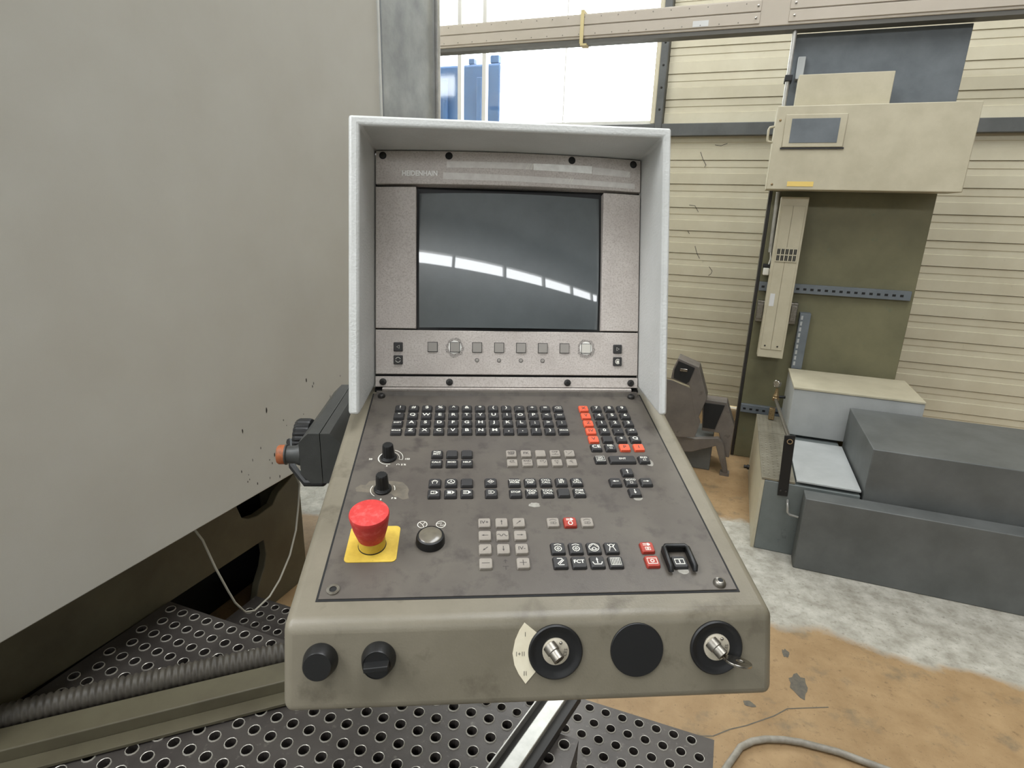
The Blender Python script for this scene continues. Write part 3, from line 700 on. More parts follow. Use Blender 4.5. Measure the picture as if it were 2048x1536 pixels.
key(124.7, 54.8, 'r', strokes=[[(-4, 4.2), (0, 4.2)], [(-4, 2.4), (0, 2.4)], [(-2.4, -4.4), (2.6, -4.4), (2.6, -0.6), (-2.4, -0.6), (-2.4, -4.4)], circ(1.0, 0.1, -2.5, 60)], polys=[[(0.4, 5.2), (2.2, 5.2), (4, 3.3), (2.2, 1.4), (0.4, 1.4)]], sw=0.0008)
key(124.7, 35.4, 'r', strokes=[[(-4.8, 3.6), (4.8, 3.6), (4.8, -3.6), (-4.8, -3.6), (-4.8, 3.6)], circ(1.8, 0, 0, 30)], sw=0.0009)
# guarded start key
key(152.6, 33.8, 'k', strokes=[[(-4.6, 3.2), (4.6, 3.2), (4.6, -3.2), (-4.6, -3.2), (-4.6, 3.2)], [(0, -2.2), (0, 2.2)]], sw=0.0011)
gu = MB().tube([(-0.0122, -0.0165, 0.003), (-0.0125, -0.015, 0.0075), (-0.0125, 0.010, 0.0075), (-0.0105, 0.0130, 0.0075), (0.0105, 0.0130, 0.0075), (0.0125, 0.010, 0.0075), (0.0125, -0.015, 0.0075), (0.0122, -0.0165, 0.003)], 0.0026, 10)
gd = part(con, 'key_guard', gu, 'black_plastic', P(0.1525, 0.0385, PH), smooth=True, angle=60)
part(gd, 'guard_wall', MB().box((-0.0138, -0.0150, 0), (-0.0112, 0.0130, 0.0075)).box((0.0112, -0.0150, 0), (0.0138, 0.0130, 0.0075)).box((-0.0110, 0.0117, 0), (0.0110, 0.0143, 0.0075)), 'black_plastic')
# worn spots on the plate
def worn(name, pts, material, M): part(con, name, poly(MB(), pts), material, M)
worn('worn_patch', blob(0.013, 0.1256, 0.0075, 0.0042, 16, 0.25), 'worn_mid', P(0, 0, PH + 0.0001))
worn('worn_patch', blob(0.1688, 0.2035, 0.0048, 0.0072, 14, 0.1), 'worn_mid', P(0, 0, PH + 0.0001))
worn('worn_patch', blob(0.1365, 0.1345, 0.0052, 0.003, 14, 0.12), 'worn_mid', P(0, 0, PH + 0.0001))
worn('worn_patch', blob(0.1542, 0.0245, 0.0058, 0.0042, 14, 0.1), 'worn_mid', P(0, 0, PH + 0.0001))
worn('worn_patch', [(x*1e-3, y*1e-3) for x, y in ((-192, 158), (-187, 164), (-181, 163), (-178, 170), (-168, 173), (-158, 171), (-148, 170), (-139, 168), (-133, 161), (-130, 153), (-131, 147), (-129, 139), (-136, 137), (-141, 141), (-146, 143), (-150, 148), (-166, 147), (-176, 150), (-183, 151), (-190, 152))], 'worn_brown', P(0, 0, PH + 0.0001))

# ---------------------------------------------------------------- knobs, buttons, emergency stop
for (u, v, kk) in ((-160.6, 215.8, 0), (-160.4, 155.1, 1)):
    hh = 0.0205 + 0.0015*kk
    o = part(con, 'override_knob', MB().lathe([(0.0088, 0.0028), (0.0076, 0.0042), (0.0066, hh-0.0012), (0.0058, hh), (0.002, hh+0.0001)], 48, flute=4, depth=0.0004), 'black_plastic', P(u/1000, v/1000, PH), smooth=True, angle=30)
    part(o, 'knob_skirt', MB().lathe([(0.0103, 0), (0.0103, 0.002), (0.0092, 0.0032), (0.004, 0.0033)], 40), 'black_plastic', smooth=True)
    part(o, 'pointer_dots', MB().add(*(lambda V, F: (V, F))(*[sum(x, []) for x in zip(*[([tuple(Vector((0.0099*math.cos(a)+0.0004*math.cos(q), 0.0099*math.sin(a)+0.0004*math.sin(q), 0.0034)) ) for q in (0, 2.1, 4.2)], [(3*i, 3*i+1, 3*i+2)]) for i, a in enumerate((-2.1, -1.57, -1.0))])])), 'dull_steel')
sc1 = MB()
ribbon(sc1, arc(0, 0, 0.0128, 175, 285, 18), 0.0008); ribbon(sc1, arc(0, 0, 0.0128, 120, 175, 10), 0.0006)
ribbon(sc1, arc(-0.0004, 0.0, 0.0118, 130, 215, 12), 0.0005)
ribbon(sc1, arc(0, 0.0, 0.0175, -12, 70, 14) , 0.0007); ribbon(sc1, arc(0, 0, 0.0132, -12, 60, 12), 0.0006); ribbon(sc1, [(0.0130, -0.0028), (0.0172, -0.0036)], 0.0007)
part(con, 'dial_print', sc1, 'legend_white', P(-0.1606, 0.2158, PH + 0.00015))
sc2 = MB(); ribbon(sc2, arc(0, 0, 0.0138, 150, 235, 14), 0.0006); ribbon(sc2, arc(0, 0, 0.0138, -5, 30, 8), 0.0008)
part(con, 'dial_print', sc2, 'legend_white', P(-0.1604, 0.1551, PH + 0.00015))
for (s, u, v, sz) in (('50', -182.5, 213.5, 0.0042), ('150', -137.5, 213.5, 0.0042), ('0', -161.0, 199.5, 0.0036), ('S %', -141.0, 202.0, 0.0042), ('F %', -146.0, 139.5, 0.0040), ('0', -160.5, 137.8, 0.0036)):
    text(con, 'dial_text', s, sz, 'legend_white', P(u/1000, v/1000, PH + 0.00015), 0.00012)
rt = MB(); ribbon(rt, arc(0, 0, 0.0016, -30, 210, 10), 0.0006); part(con, 'dial_print', rt, 'legend_white', P(-0.1478, 0.202, PH + 0.00015))
# emergency stop
def rrect(w, h, r, n=6):
    out = []
    for cx, cy, a0 in ((w/2-r, h/2-r, 0), (-w/2+r, h/2-r, 90), (-w/2+r, -h/2+r, 180), (w/2-r, -h/2+r, 270)):
        out += [(cx + r*math.cos(math.radians(a0+90*i/n)), cy + r*math.sin(math.radians(a0+90*i/n))) for i in range(n+1)]
    return out
es = part(con, 'emergency_stop', MB().lathe([(0.0128, 0.0115), (0.0136, 0.0125), (0.0172, 0.026), (0.0194, 0.0395), (0.0199, 0.0425), (0.0192, 0.0446), (0.015, 0.0452), (0.006, 0.0455), (0.001, 0.0456)], 48), 'estop_red', P(-0.1600, 0.0665, PH), smooth=True, label='red mushroom emergency stop button')
part(es, 'collar', MB().lathe([(0.0137, 0.0004), (0.0137, 0.0122), (0.008, 0.0123)], 40), 'estop_yellow', smooth=True)
part(es, 'collar_ring', MB().lathe([(0.0143, 0.0004), (0.0143, 0.0016), (0.0139, 0.0017)], 40), 'black_gap', smooth=True)
part(es, 'yellow_plate', MB().prism(rrect(0.0515, 0.0505, 0.005), 0.0, 0.0008), 'estop_yellow', T((0.0006, 0.0022, 0.0)), label='yellow square plate under the red button')
# lit push button
pb = part(con, 'push_button', MB().lathe([(0.0150, 0), (0.0148, 0.0062), (0.0138, 0.0092), (0.0122, 0.0100), (0.0118, 0.0092)], 40), 'black_plastic', P(-0.1009, 0.0705, PH), smooth=True, label='round black push button with a grey lens')
part(pb, 'lens', MB().lathe([(0.0119, 0.005), (0.0119, 0.0098), (0.0105, 0.0106), (0.004, 0.0109), (0.0005, 0.011)], 36), 'lens_grey', smooth=True)
iw = MB()
for cx in (-0.1111, -0.0912): ribbon(iw, arc(cx, 0.0962, 0.0050, 0, 350, 26), 0.0007, True)
ribbon(iw, [(-0.1140, 0.0995), (-0.1108, 0.0960), (-0.1084, 0.0998)], 0.0007); ribbon(iw, [(-0.1108, 0.0960), (-0.1090, 0.0918)], 0.0007)
ribbon(iw, [(-0.0958, 0.0972), (-0.0905, 0.0985), (-0.0918, 0.0945), (-0.0870, 0.0950)], 0.0007)
part(con, 'plate_print', iw, 'legend_white', P(0, 0, PH + 0.00015))

# ---------------------------------------------------------------- screen unit
def bow(u, w):
    q = max(0.0, min(1.0, (w - 0.086)/(0.296 - 0.086))); q = q*q*(3-2*q)
    return 0.0125*max(0.0, 1 - (u/0.2)**2)*q
def bowed(u0, u1, w0, w1, dtop, dback, nu=24, nw=1, mb=None, wfun=None):
    mb = mb or MB(); fr = []; bk = []
    for j in range(nw+1):
        for i in range(nu+1):
            u = u0 + (u1-u0)*i/nu; w = w0 + (w1-w0)*j/nw
            fr.append((u, w, dtop + bow(u, w))); bk.append((u, w, dback))
    n = nu+1; F = []; NB = len(fr)
    for j in range(nw):
        for i in range(nu):
            a = j*n+i; F.append((a, a+1, a+n+1, a+n)); F.append((NB+a, NB+a+n, NB+a+n+1, NB+a+1))
    for i in range(nu):
        F.append((i, NB+i, NB+i+1, i+1)); a = nw*n+i; F.append((a+1, NB+a+1, NB+a, a))
    for j in range(nw):
        a = j*n; F.append((a+n, NB+a+n, NB+a, a)); a = j*n+nu; F.append((a, NB+a, NB+a+n, a+n))
    return mb.add(fr+bk, F)
part(con, 'screen_gap', MB().box((-0.2, -0.003, -0.016), (0.2, 0.349, -0.0105)), 'black_gap', MON)
part(con, 'top_bezel', bowed(-0.1988, 0.1988, 0.2985, 0.3468, 0.0, -0.0105), 'bezel', MON, bevel=0.0012, seg=2)
part(con, 'side_bezel', bowed(-0.1988, -0.1392, 0.0870, 0.2945, 0.0, -0.0105, 6, 8), 'bezel', MON, bevel=0.001, seg=2)
part(con, 'side_bezel', bowed(0.1405, 0.1988, 0.0870, 0.2945, 0.0, -0.0105, 6, 8), 'bezel', MON, bevel=0.001, seg=2)
skp = part(con, 'soft_key_panel', MB().box((-0.1988, 0.0188, -0.0105), (0.1988, 0.0848, 0.0)), 'bezel', MON, bevel=0.0012, seg=2)
part(con, 'bottom_strip', MB().box((-0.1988, 0.0, -0.0105), (0.1988, 0.0155, 0.001)), 'bezel', MON, bevel=0.0006, seg=2)
# screen surround and glass
part(con, 'screen_surround', MB().box((-0.1388, 0.0866, -0.0104), (0.1400, 0.2962, -0.0101)), 'matte_black', MON)
gl = MB(); NU_, NW_ = 40, 30; uc, wc = 0.0006, 0.1892
hu, hw_ = 0.1362, 0.1000
for j in range(NW_+1):
    for i in range(NU_+1):
        u = -hu + 2*hu*i/NU_; w = -hw_ + 2*hw_*j/NW_
        d = 0.0138 - u*u/(2*0.72) - w*w/(2*0.90)
        gl.v.append((uc+u, wc+w, d - 0.005))
n = NU_+1
for j in range(NW_):
    for i in range(NU_): gl.f.append((j*n+i, j*n+i+1, (j+1)*n+i+1, (j+1)*n+i))
part(con, 'screen_glass', gl, 'crt_glass', MON, smooth=True, angle=80, label='dark curved screen glass, switched off')
# maker's name
def onbow(u, w, d=0.0): return MON @ T((u, w, d + bow(u, w))) @ RY(math.atan(2*0.0125*u/0.04*max(0, min(1, (w-0.086)/0.21))))
text(con, 'maker_name', 'HEIDENHAIN', 0.0103, 'maker_white', onbow(-0.134, 0.3135, 0.0004), 0.0003, sx=0.86)
# screws and plugs
for (u, w, plug) in ((-0.1882, 0.3390, 0), (-0.0914, 0.3405, 1), (0.0909, 0.3412, 1), (0.1868, 0.3400, 0)):
    wq = 0.3395
    o = part(con, 'bezel_plug' if plug else 'bezel_screw', MB().lathe([(0.0054, 0), (0.0054, 0.0005), (0.0046, 0.0008)], 24), 'black_gap' if plug else 'matte_black', onbow(u, wq, 0.0), smooth=True)
    if not plug: part(o, 'socket', MB().lathe([(0.0034, 0.0), (0.0034, 0.0011), (0.0026, 0.0013)], 12), 'dark_steel')
for u in (-0.1875, -0.0894, 0.0893, 0.1876):
    o = part(con, 'strip_screw', MB().lathe([(0.0052, 0), (0.0052, 0.0014), (0.0042, 0.002)], 24), 'dark_steel', Mo(u, 0.0075, 0.001), smooth=True)
    part(o, 'socket', MB().lathe([(0.0022, 0.0), (0.0022, 0.0023)], 6), 'black_gap')
# tape strips on the bezel
def tape(u0, u1, wA, wB, material, d=0.0003):
    mb = MB(); n = 14
    for i in range(n+1):
        q = i/n; u = u0 + (u1-u0)*q
        mb.v += [(u, wA[0]+(wA[1]-wA[0])*q, d + bow(u, 0.32)), (u, wB[0]+(wB[1]-wB[0])*q, d + bow(u, 0.32))]
    mb.f += [(2*i, 2*i+2, 2*i+3, 2*i+1) for i in range(n)]
    part(con, 'tape_strip', mb, material, MON)
tape(-0.0945, 0.032, (0.3225, 0.3232), (0.3318, 0.3322), 'tape')
tape(0.033, 0.122, (0.3226, 0.3215), (0.3322, 0.3325), 'tape_white')
tape(0.123, 0.1815, (0.3205, 0.3195), (0.3315, 0.3285), 'tape')
tape(-0.1, 0.1895, (0.3055, 0.3028), (0.3155, 0.3105), 'tape')
wr = MB()
for (x, y, x2, y2) in ((0.022, 0.3228, 0.026, 0.332), (0.0245, 0.3228, 0.0285, 0.332), (0.0295, 0.3228, 0.033, 0.332), (0.086, 0.306, 0.09, 0.314), (0.0895, 0.306, 0.0935, 0.314), (0.176, 0.3205, 0.181, 0.328)):
    mb2 = MB(); ribbon(mb2, [(x, y), (x2, y2)], 0.0008); wr.add([(a, b, 0.0006 + bow(a, 0.32)) for a, b, c in mb2.v], mb2.f)
part(con, 'tape_wrinkles', wr, 'legend_white', MON)
# soft keys and indicator dots
SKM = MB().box((-0.0066, -0.0068, 0), (0.0066, 0.0068, 0.0022)).mesh('soft_key', 'soft_key')
SKP = MB().box((-0.0066, -0.0068, 0), (0.0066, 0.0068, 0.0022)).mesh('soft_key_pale', 'soft_key_pale')
SKG = MB().box((-0.0074, -0.0076, 0), (0.0074, 0.0076, 0.0004)).mesh('key_gap', 'black_gap')
for k in range(8):
    u = -0.1146 + 0.03316*k
    o = link('soft_key', SKP if k == 7 else SKM, con, Mo(u, 0.0598, 0.0))
    link('key_gap', SKG, o)
    if k in (1, 7):
        part(con, 'worn_patch', poly(MB(), blob(u, 0.0598, 0.0098, 0.0102, 22, 0.05)), 'worn_pale', Mo(0, 0, 0.00025))
        part(con, 'worn_halo', poly(MB(), blob(u, 0.0592, 0.0135, 0.0145, 26, 0.1)), 'worn_dark', Mo(0, 0, 0.00012))
for k in range(4):
    o = part(con, 'indicator_dot', MB().lathe([(0.0031, 0), (0.0031, 0.0004)], 18), 'black_gap', Mo(-0.0483 + 0.0331*k, 0.0407, 0))
    part(o, 'lens', MB().lathe([(0.0025, 0.0002), (0.0025, 0.0009), (0.0012, 0.0012)], 16), 'soft_key', smooth=True)
SB = cap_mesh(0.0135, 0.0138, 0.0028, 0.001, 'key_black')
for (u, w, k) in ((-0.1654, 0.0595, 0), (-0.1654, 0.0402, 1), (0.1665, 0.0595, 2), (0.1666, 0.0405, 3)):
    o = link('screen_key', SB, con, Mo(u, w, 0))
    mb = MB()
    if k == 0: ribbon(mb, [(-0.0022, 0), (0.0018, 0.0024), (0.0018, -0.0024)], 0.0006, True)
    elif k == 2: ribbon(mb, [(0.0022, 0), (-0.0018, 0.0024), (-0.0018, -0.0024)], 0.0006, True)
    elif k == 1: ribbon(mb, arc(0, 0, 0.0036, 20, 165, 10), 0.0007); ribbon(mb, arc(0, 0, 0.0036, 195, 345, 10), 0.0007)
    else: ribbon(mb, arc(0, 0, 0.0034, 40, 320, 16), 0.0010); poly(mb, arc(0.0002, -0.0004, 0.0022, 0, 330, 12))
    part(o, 'legend_mark', mb, 'legend_white', T((0, 0, 0.0029)))

# ---------------------------------------------------------------- hood
def hood():
    mb = MB(); dF, dB = 0.0975, -0.012
    fo = (-0.2195, 0.2115, 0.3575, -0.0340); fi = (-0.2050, 0.2005, 0.3445, -0.0342)
    bo = (-0.2165, 0.2125, 0.3560, 0.0030); bi = (-0.2003, 0.2003, 0.3485, 0.0030)
    def ring(o, i, d):
        return [(o[0], o[3], d), (o[0], o[2], d), (o[1], o[2], d), (o[1], o[3], d), (i[1], i[3], d), (i[1], i[2], d), (i[0], i[2], d), (i[0], i[3], d)]
    vs = ring(fo, fi, dF) + ring(bo, bi, dB)
    F = []
    # front: three quads of the U
    F += [(0, 7, 6, 1), (1, 6, 5, 2), (2, 5, 4, 3)]
    F += [(8, 9, 14, 15), (9, 10, 13, 14), (10, 11, 12, 13)]
    for k in range(8):
        a, b = k, (k+1) % 8; F.append((a, b, 8+b, 8+a))
    mb.add(vs, F)
    return mb
part(con, 'hood', hood(), 'hood', MON, bevel=0.0042, seg=3, label='pale grey screen hood')

# ---------------------------------------------------------------- front face controls
fx = Fr
for (s, kk) in ((-0.1918, 0), (-0.1412, 1)):
    o = part(con, 'front_button' if not kk else 'rotary_switch', MB().lathe([(0.0152, 0), (0.0152, 0.002), (0.0146, 0.0045), (0.0128, 0.0125), (0.0118, 0.0138)] + ([(0.001, 0.0139)] if not kk else [(0.0112, 0.0132), (0.001, 0.0128)]), 40), 'black_plastic', fx(s, -0.0315, 0), smooth=True,
             label='round black blanking button' if not kk else 'black rotary switch with a bar grip')
    if kk: part(o, 'grip', MB().hexa([(-0.0112, -0.0042, 0.0125), (0.0112, -0.0042, 0.0125), (0.0112, 0.0035, 0.0125), (-0.0112, 0.0035, 0.0125), (-0.0104, -0.0028, 0.0205), (0.0104, -0.0028, 0.0205), (0.0104, 0.0012, 0.0205), (-0.0104, 0.0012, 0.0205)]), 'black_plastic', RZ(math.radians(4)), bevel=0.0006)
# paper scale round the first lock
sk = 0.0175; tk = -0.0305
scp = [(-0.011-sk, 0.0272)] + [(x-sk, y-tk) for x, y in ((-0.0155, -0.010), (-0.0195, -0.019), (-0.0218, -0.031), (-0.0200, -0.0415), (-0.0160, -0.050), (-0.0098, -0.0588))] + [(0.0245*math.cos(math.radians(a)), 0.0245*math.sin(math.radians(a))) for a in (224, 205, 190, 175, 160, 147, 134)]
pscale = part(con, 'paper_scale', MB().prism(scp, 0.0, 0.0006), 'paper', fx(sk, tk, 0.0), label='cream paper scale reading I, I+II, II')
for (sx_, ty, s_) in ((-0.0278, 0.0165, 'I'), (-0.0322, -0.0012, 'I+II'), (-0.0277, -0.0190, 'II')):
    text(pscale, 'scale_text', s_, 0.0060, 'legend_dark', T((sx_, ty, 0.0008)), 0.0, sx=0.8, spacing=1.25)
def socket(s, t, lock):
    o = part(con, 'lock_socket', MB().lathe([(0.0250, 0), (0.0250, 0.0018), (0.0238, 0.0030), (0.0222, 0.0028), (0.0205, 0.0015), (0.0175, 0.0009), (0.0001, 0.0008)], 48), 'matte_black', fx(s, t, 0), smooth=True, label='black key switch socket')
    dz = 0.0012
    dsc = part(o, 'lock_plate', MB().lathe([(0.0122, 0.0008), (0.0122, dz+0.0012), (0.0116, dz+0.0016), (0.0005, dz+0.0016)], 40), 'lock_steel', T((0.0, 0.0008, 0)), smooth=True)
    # profile cylinder: round plug plus tail pointing up left
    tip = Vector((0.0018, -0.0026, dz+0.0105)); foot = Vector((-0.0058, 0.0062, dz+0.0005))
    cyl = part(o, 'lock_cylinder', MB().tube([foot, foot.lerp(tip, 0.45), foot.lerp(tip, 0.5), tip], 0.005, 28, ring=lambda i: (0.0064, 0.0062, 0.0053, 0.0053)[i]), 'dull_steel', smooth=True)
    tq = (tip - foot).to_track_quat('Z', 'Y').to_matrix().to_4x4()
    part(cyl, 'keyway', MB().box((-0.0032, -0.0006, 0), (0.0032, 0.0006, 0.0003)), 'black_gap', T(tip) @ tq @ RZ(math.radians(20)))
    part(o, 'rivet', MB().lathe([(0.0016, 0), (0.0014, 0.0009), (0.0006, 0.0013)], 14), 'chrome', T((0.0045, 0.0090, dz+0.0016)), smooth=True)
    text(o, 'lock_text', 'CES', 0.0042, 'legend_dark', T((0.0088, 0.0002, dz+0.0018)) @ RZ(math.radians(80)), 0.0)
    return o
socket(0.0175, -0.0305, 0)
bk = part(con, 'blanking_cap', MB().lathe([(0.0248, 0), (0.0248, 0.0012), (0.0242, 0.0018), (0.0005, 0.0019)], 48), 'matte_black', fx(0.0933, -0.0310, 0), smooth=True, label='flat round black blanking cap')
socket(0.1688, -0.0312, 1)

# key left in the right lock
kt = bpy.data.objects.new('lock_key', None); COL.objects.link(kt); kt.empty_display_size = 0.02
kt.matrix_world = CM @ fx(0.1706, -0.0338, 0.0100) @ RZ(math.radians(-10)) @ RX(math.radians(90))
tag(kt, 'worn metal key with round bow stuck in the right key switch', 'key')
bowp = MB(); nb = 28; ro, ri = 0.0118, 0.0028
cxk, cyk = 0.0095, 0.0110
vsk = []
for z_ in (-0.001, 0.001):
    for k in range(nb):
        a = 2*PI*k/nb; vsk.append((cxk + ro*1.05*math.cos(a), cyk - 0.006 + ro*0.95*math.sin(a) + 0.006, z_))
    for k in range(nb):
        a = 2*PI*k/nb; vsk.append((cxk + 0.002 + ri*1.3*math.cos(a), cyk + ri*math.sin(a), z_))
fk = []
for k in range(nb):
    k2 = (k+1) % nb
    fk += [(k, nb+k, nb+k2, k2), (2*nb+k, 2*nb+k2, 3*nb+k2, 3*nb+k), (k, k2, 2*nb+k2, 2*nb+k), (nb+k, 3*nb+k, 3*nb+k2, nb+k2)]
bowp.add(vsk, fk)
part(kt, 'bow', bowp, 'chrome', bevel=0.0003, seg=2)
part(kt, 'blade', MB().box((-0.0025, -0.004, -0.0009), (0.0030, 0.0075, 0.0009)), 'chrome')

# ================================================================== HANDWHEEL hung on the console's left side
hwm = CM
hw = bpy.data.objects.new('handwheel_unit', None); COL.objects.link(hw); hw.empty_display_size = 0.05
hw.matrix_world = CM @ T((-0.272, 0.32, -0.042))
tag(hw, 'dark plastic handwheel unit with ribbed wheel and orange capped knob beside the console', 'handwheel')
Hh = lambda x, y, z: T((x+0.272, y-0.32, z+0.042))
def oct_(x0, x1, z0, z1, c): return [(x0+c, z0), (x1-c, z0), (x1, z0+c), (x1, z1-c), (x1-c, z1), (x0+c, z1), (x0, z1-c), (x0, z0+c)]
MXZ = Matrix(((1, 0, 0, 0), (0, 0, 1, 0), (0, 1, 0, 0), (0, 0, 0, 1)))
def shell(x0, x1, cl, cr):
    z0, z1 = -0.042, 0.036
    pts = [(x0, z0+cl), (x0+cl, z0), (x1-cr, z0), (x1, z0+cr), (x1, z1-cr), (x1-cr, z1), (x0+cl, z1), (x0, z1-cl)]
    return MB().prism(pts, 0.322, 0.56, MXZ).xf(T((0.272, -0.32, 0.042)))
part(hw, 'shell_half', shell(-0.3025, -0.2725, 0.014, 0.0004), 'pendant', bevel=0.005, seg=3)
part(hw, 'shell_half', shell(-0.2716, -0.2420, 0.0004, 0.016), 'pendant', bevel=0.005, seg=3)
part(hw, 'mount_bracket', MB().box((0.0305, 0.06, 0.01), (0.0425, 0.20, 0.05)), 'dark_steel')
whl = part(hw, 'wheel', MB().lathe([(0.026, 0.0), (0.0315, 0.002), (0.0325, 0.006), (0.0325, 0.020), (0.030, 0.0245), (0.022, 0.0255), (0.004, 0.0225)], 72, flute=3, depth=0.0014), 'black_plastic', Hh(-0.3035, 0.405, -0.006) @ RY(-PI/2), smooth=True, angle=25, label='black ribbed wheel')
part(whl, 'hub', MB().lathe([(0.010, 0.0), (0.009, 0.026), (0.004, 0.028)], 24), 'black_plastic', smooth=True)
kn = part(hw, 'knob', MB().lathe([(0.0165, 0.0), (0.0160, 0.004), (0.0132, 0.010), (0.0128, 0.0205), (0.0150, 0.0215), (0.0150, 0.0235), (0.004, 0.0236)], 36), 'pendant', Hh(-0.3026, 0.338, -0.003) @ RY(-PI/2), smooth=True, label='black stem knob')
part(kn, 'cap', MB().lathe([(0.0142, 0.0237), (0.0142, 0.0325), (0.0128, 0.0345), (0.002, 0.0348)], 36), 'orange_cap', smooth=True, label='rusty orange cap')
hc = MB().tube([(-0.27, 0.40, -0.043), (-0.275, 0.40, -0.06), (-0.295, 0.41, -0.085), (-0.325, 0.42, -0.09), (-0.35, 0.44, -0.07), (-0.37, 0.50, -0.05), (-0.36, 0.60, -0.10), (-0.32, 0.7, -0.3)], 0.006, 8)
o = part(None, 'handwheel_cable', hc, 'matte_black', CM, smooth=True); tag(o, 'black cable looping under the handwheel unit', 'cable')

# ================================================================== GANTRY BEAM across the window
gb = Thing('gantry_beam', 'long beige linear gantry beam crossing high in front of the window', 'beam', (-0.5, 3.62, 2.36))
BL, BR = -2.4, 2.6
gb.part('beam_body', MB().box((BL, 3.604, 2.37), (BR, 3.72, 2.495)), 'beige_paint', bevel=0.004)
for z0, z1 in ((2.3835, 2.4335), (2.4395, 2.4885)):
    gb.part('cover_strip', MB().box((BL, 3.598, z0), (-0.035, 3.6035, z1)), 'beige_paint', bevel=0.002)
    gb.part('cover_strip', MB().box((0.10, 3.598, z0), (BR, 3.6035, z1)), 'beige_paint', bevel=0.002)
gb.part('under_rail', MB().box((BL, 3.610, 2.350), (BR, 3.69, 2.3695)), 'beige_dark')
for k in range(26):
    x = -2.3 + 0.094*k
    if x > -0.06: break
    for zz in (2.394, 2.477):
        gb.part('cover_screw', MB().lathe([(0.003, 0), (0.0028, 0.0018), (0.001, 0.0022)], 8, T((x + (0.03 if zz > 2.4 else 0), 3.598, zz)) @ RX(PI/2)), 'dull_steel')
for x, z_ in ((-0.055, 2.410), (-0.05, 2.465), (0.125, 2.410), (0.125, 2.465)):
    gb.part('end_screw', MB().lathe([(0.0055, 0), (0.005, 0.004), (0.002, 0.005)], 12, T((x, 3.598, z_)) @ RX(PI/2)), 'chrome', smooth=True)
gb.part('type_label', MB().box((-0.365, 3.5965, 2.388), (-0.285, 3.5979, 2.416)), 'label_pale')
gb.part('strap', MB().box((-0.976, 3.592, 2.345), (-0.956, 3.5975, 2.512)).box((-0.976, 3.5976, 2.4955), (-0.956, 3.73, 2.512)).box((-0.972, 3.592, 2.335), (-0.935, 3.66, 2.3445)), 'strap')

# ================================================================== GANTRY COLUMN at the right
gc = Thing('gantry_column', 'green steel gantry column with slotted rails beside the cream wall', 'column', (0.5, 3.8, 0))
gc.part('post', MB().box((0.150, 3.66, 0.0), (0.92, 4.05, 1.75)), 'column_green', bevel=0.004)
gc.part('side_edge', MB().box((0.134, 3.66, 0.0), (0.149, 3.78, 1.75)), 'dark_steel')
gc.part('upper_plate', MB().box((0.150, 3.70, 1.752), (0.92, 3.95, 2.349)), 'blue_grey', bevel=0.003)
gc.part('guide_tube', MB().tube([(0.140, 3.635, 1.95), (0.140, 3.635, 2.349)], 0.011, 16), 'rail_steel', smooth=True)
gc.part('tube_clamp', MB().box((0.124, 3.615, 2.115), (0.160, 3.699, 2.145)), 'matte_black', bevel=0.003)
gc.part('guide_tube', MB().tube([(0.184, 3.645, 1.25), (0.178, 3.645, 1.572)], 0.012, 16), 'rail_steel', smooth=True)
gc.part('sensor_block', MB().box((0.176, 3.66, 2.13), (0.212, 3.699, 2.235)), 'light_grey_box', bevel=0.003)
for zz, x1 in ((0.300, 0.40), (1.035, 0.90)):
    ch = gc.part('slotted_channel', MB().box((0.152, 3.630, zz), (x1, 3.659, zz+0.05)), 'blue_grey', bevel=0.002)
    k = 0
    while 0.168 + 0.036*k < x1 - 0.02:
        gc.part('slot', MB().box((0.165+0.036*k, 3.6290, zz+0.018), (0.181+0.036*k, 3.6299, zz+0.030)), 'black_gap', parent=ch); k += 1
gc.part('mount_bracket', MB().box((0.158, 3.62, 0.86), (0.37, 3.659, 0.98)), 'dull_steel', bevel=0.003)
gc.part('bracket_slot', MB().box((0.16, 3.60, 0.88), (0.19, 3.619, 0.965)), 'dull_steel', bevel=0.002)
gc.part('bracket_slot', MB().box((0.335, 3.60, 0.88), (0.365, 3.619, 0.965)), 'dull_steel', bevel=0.002)
gc.part('cable_plug', MB().box((0.160, 3.605, 1.125), (0.192, 3.64, 1.165)), 'white_plastic', bevel=0.006)
gc.part('plug_clip', MB().box((0.156, 3.62, 1.166), (0.205, 3.659, 1.185)), 'matte_black', bevel=0.003)
gc.part('plug_lead', MB().tube([(0.185, 3.63, 1.25), (0.19, 3.63, 1.215), (0.184, 3.63, 1.18)], 0.004, 8), 'white_plastic', smooth=True)
pr = gc.part('perforated_rail', MB().box((0.385, 3.60, 0.61), (0.44, 3.659, 0.93)), 'blue_grey', bevel=0.002)
for k in range(9):
    gc.part('rail_slot', MB().box((0.392, 3.5985, 0.63+0.033*k), (0.402, 3.5999, 0.652+0.033*k)), 'light_grey_box', parent=pr)

cvr = Thing('cable_cover', 'tall narrow beige cable cover with a black vent grille', 'cover', (0.258, 3.55, 0.67))
cvr.part('cover_box', MB().box((0.193, 3.54, 0.672), (0.327, 3.619, 1.545)), 'gantry_beige', bevel=0.003)
cvr.part('cover_panel', MB().box((0.205, 3.536, 0.72), (0.256, 3.5399, 1.50)), 'gantry_beige', bevel=0.001)
cvr.part('cover_panel', MB().box((0.258, 3.536, 0.72), (0.316, 3.5399, 1.50)), 'gantry_beige', bevel=0.001)
vg = cvr.part('vent_frame', MB().box((0.208, 3.531, 1.208), (0.314, 3.5359, 1.285)), 'gantry_beige', bevel=0.001)
for i in range(5):
    for j in range(2):
        for q in range(2):
            cvr.part('vent_slot', MB().box((0.2125+0.0205*i+0.0075*q, 3.5298, 1.215+0.034*j), (0.2185+0.0205*i+0.0075*q, 3.5309, 1.243+0.034*j)), 'black_gap', parent=vg)
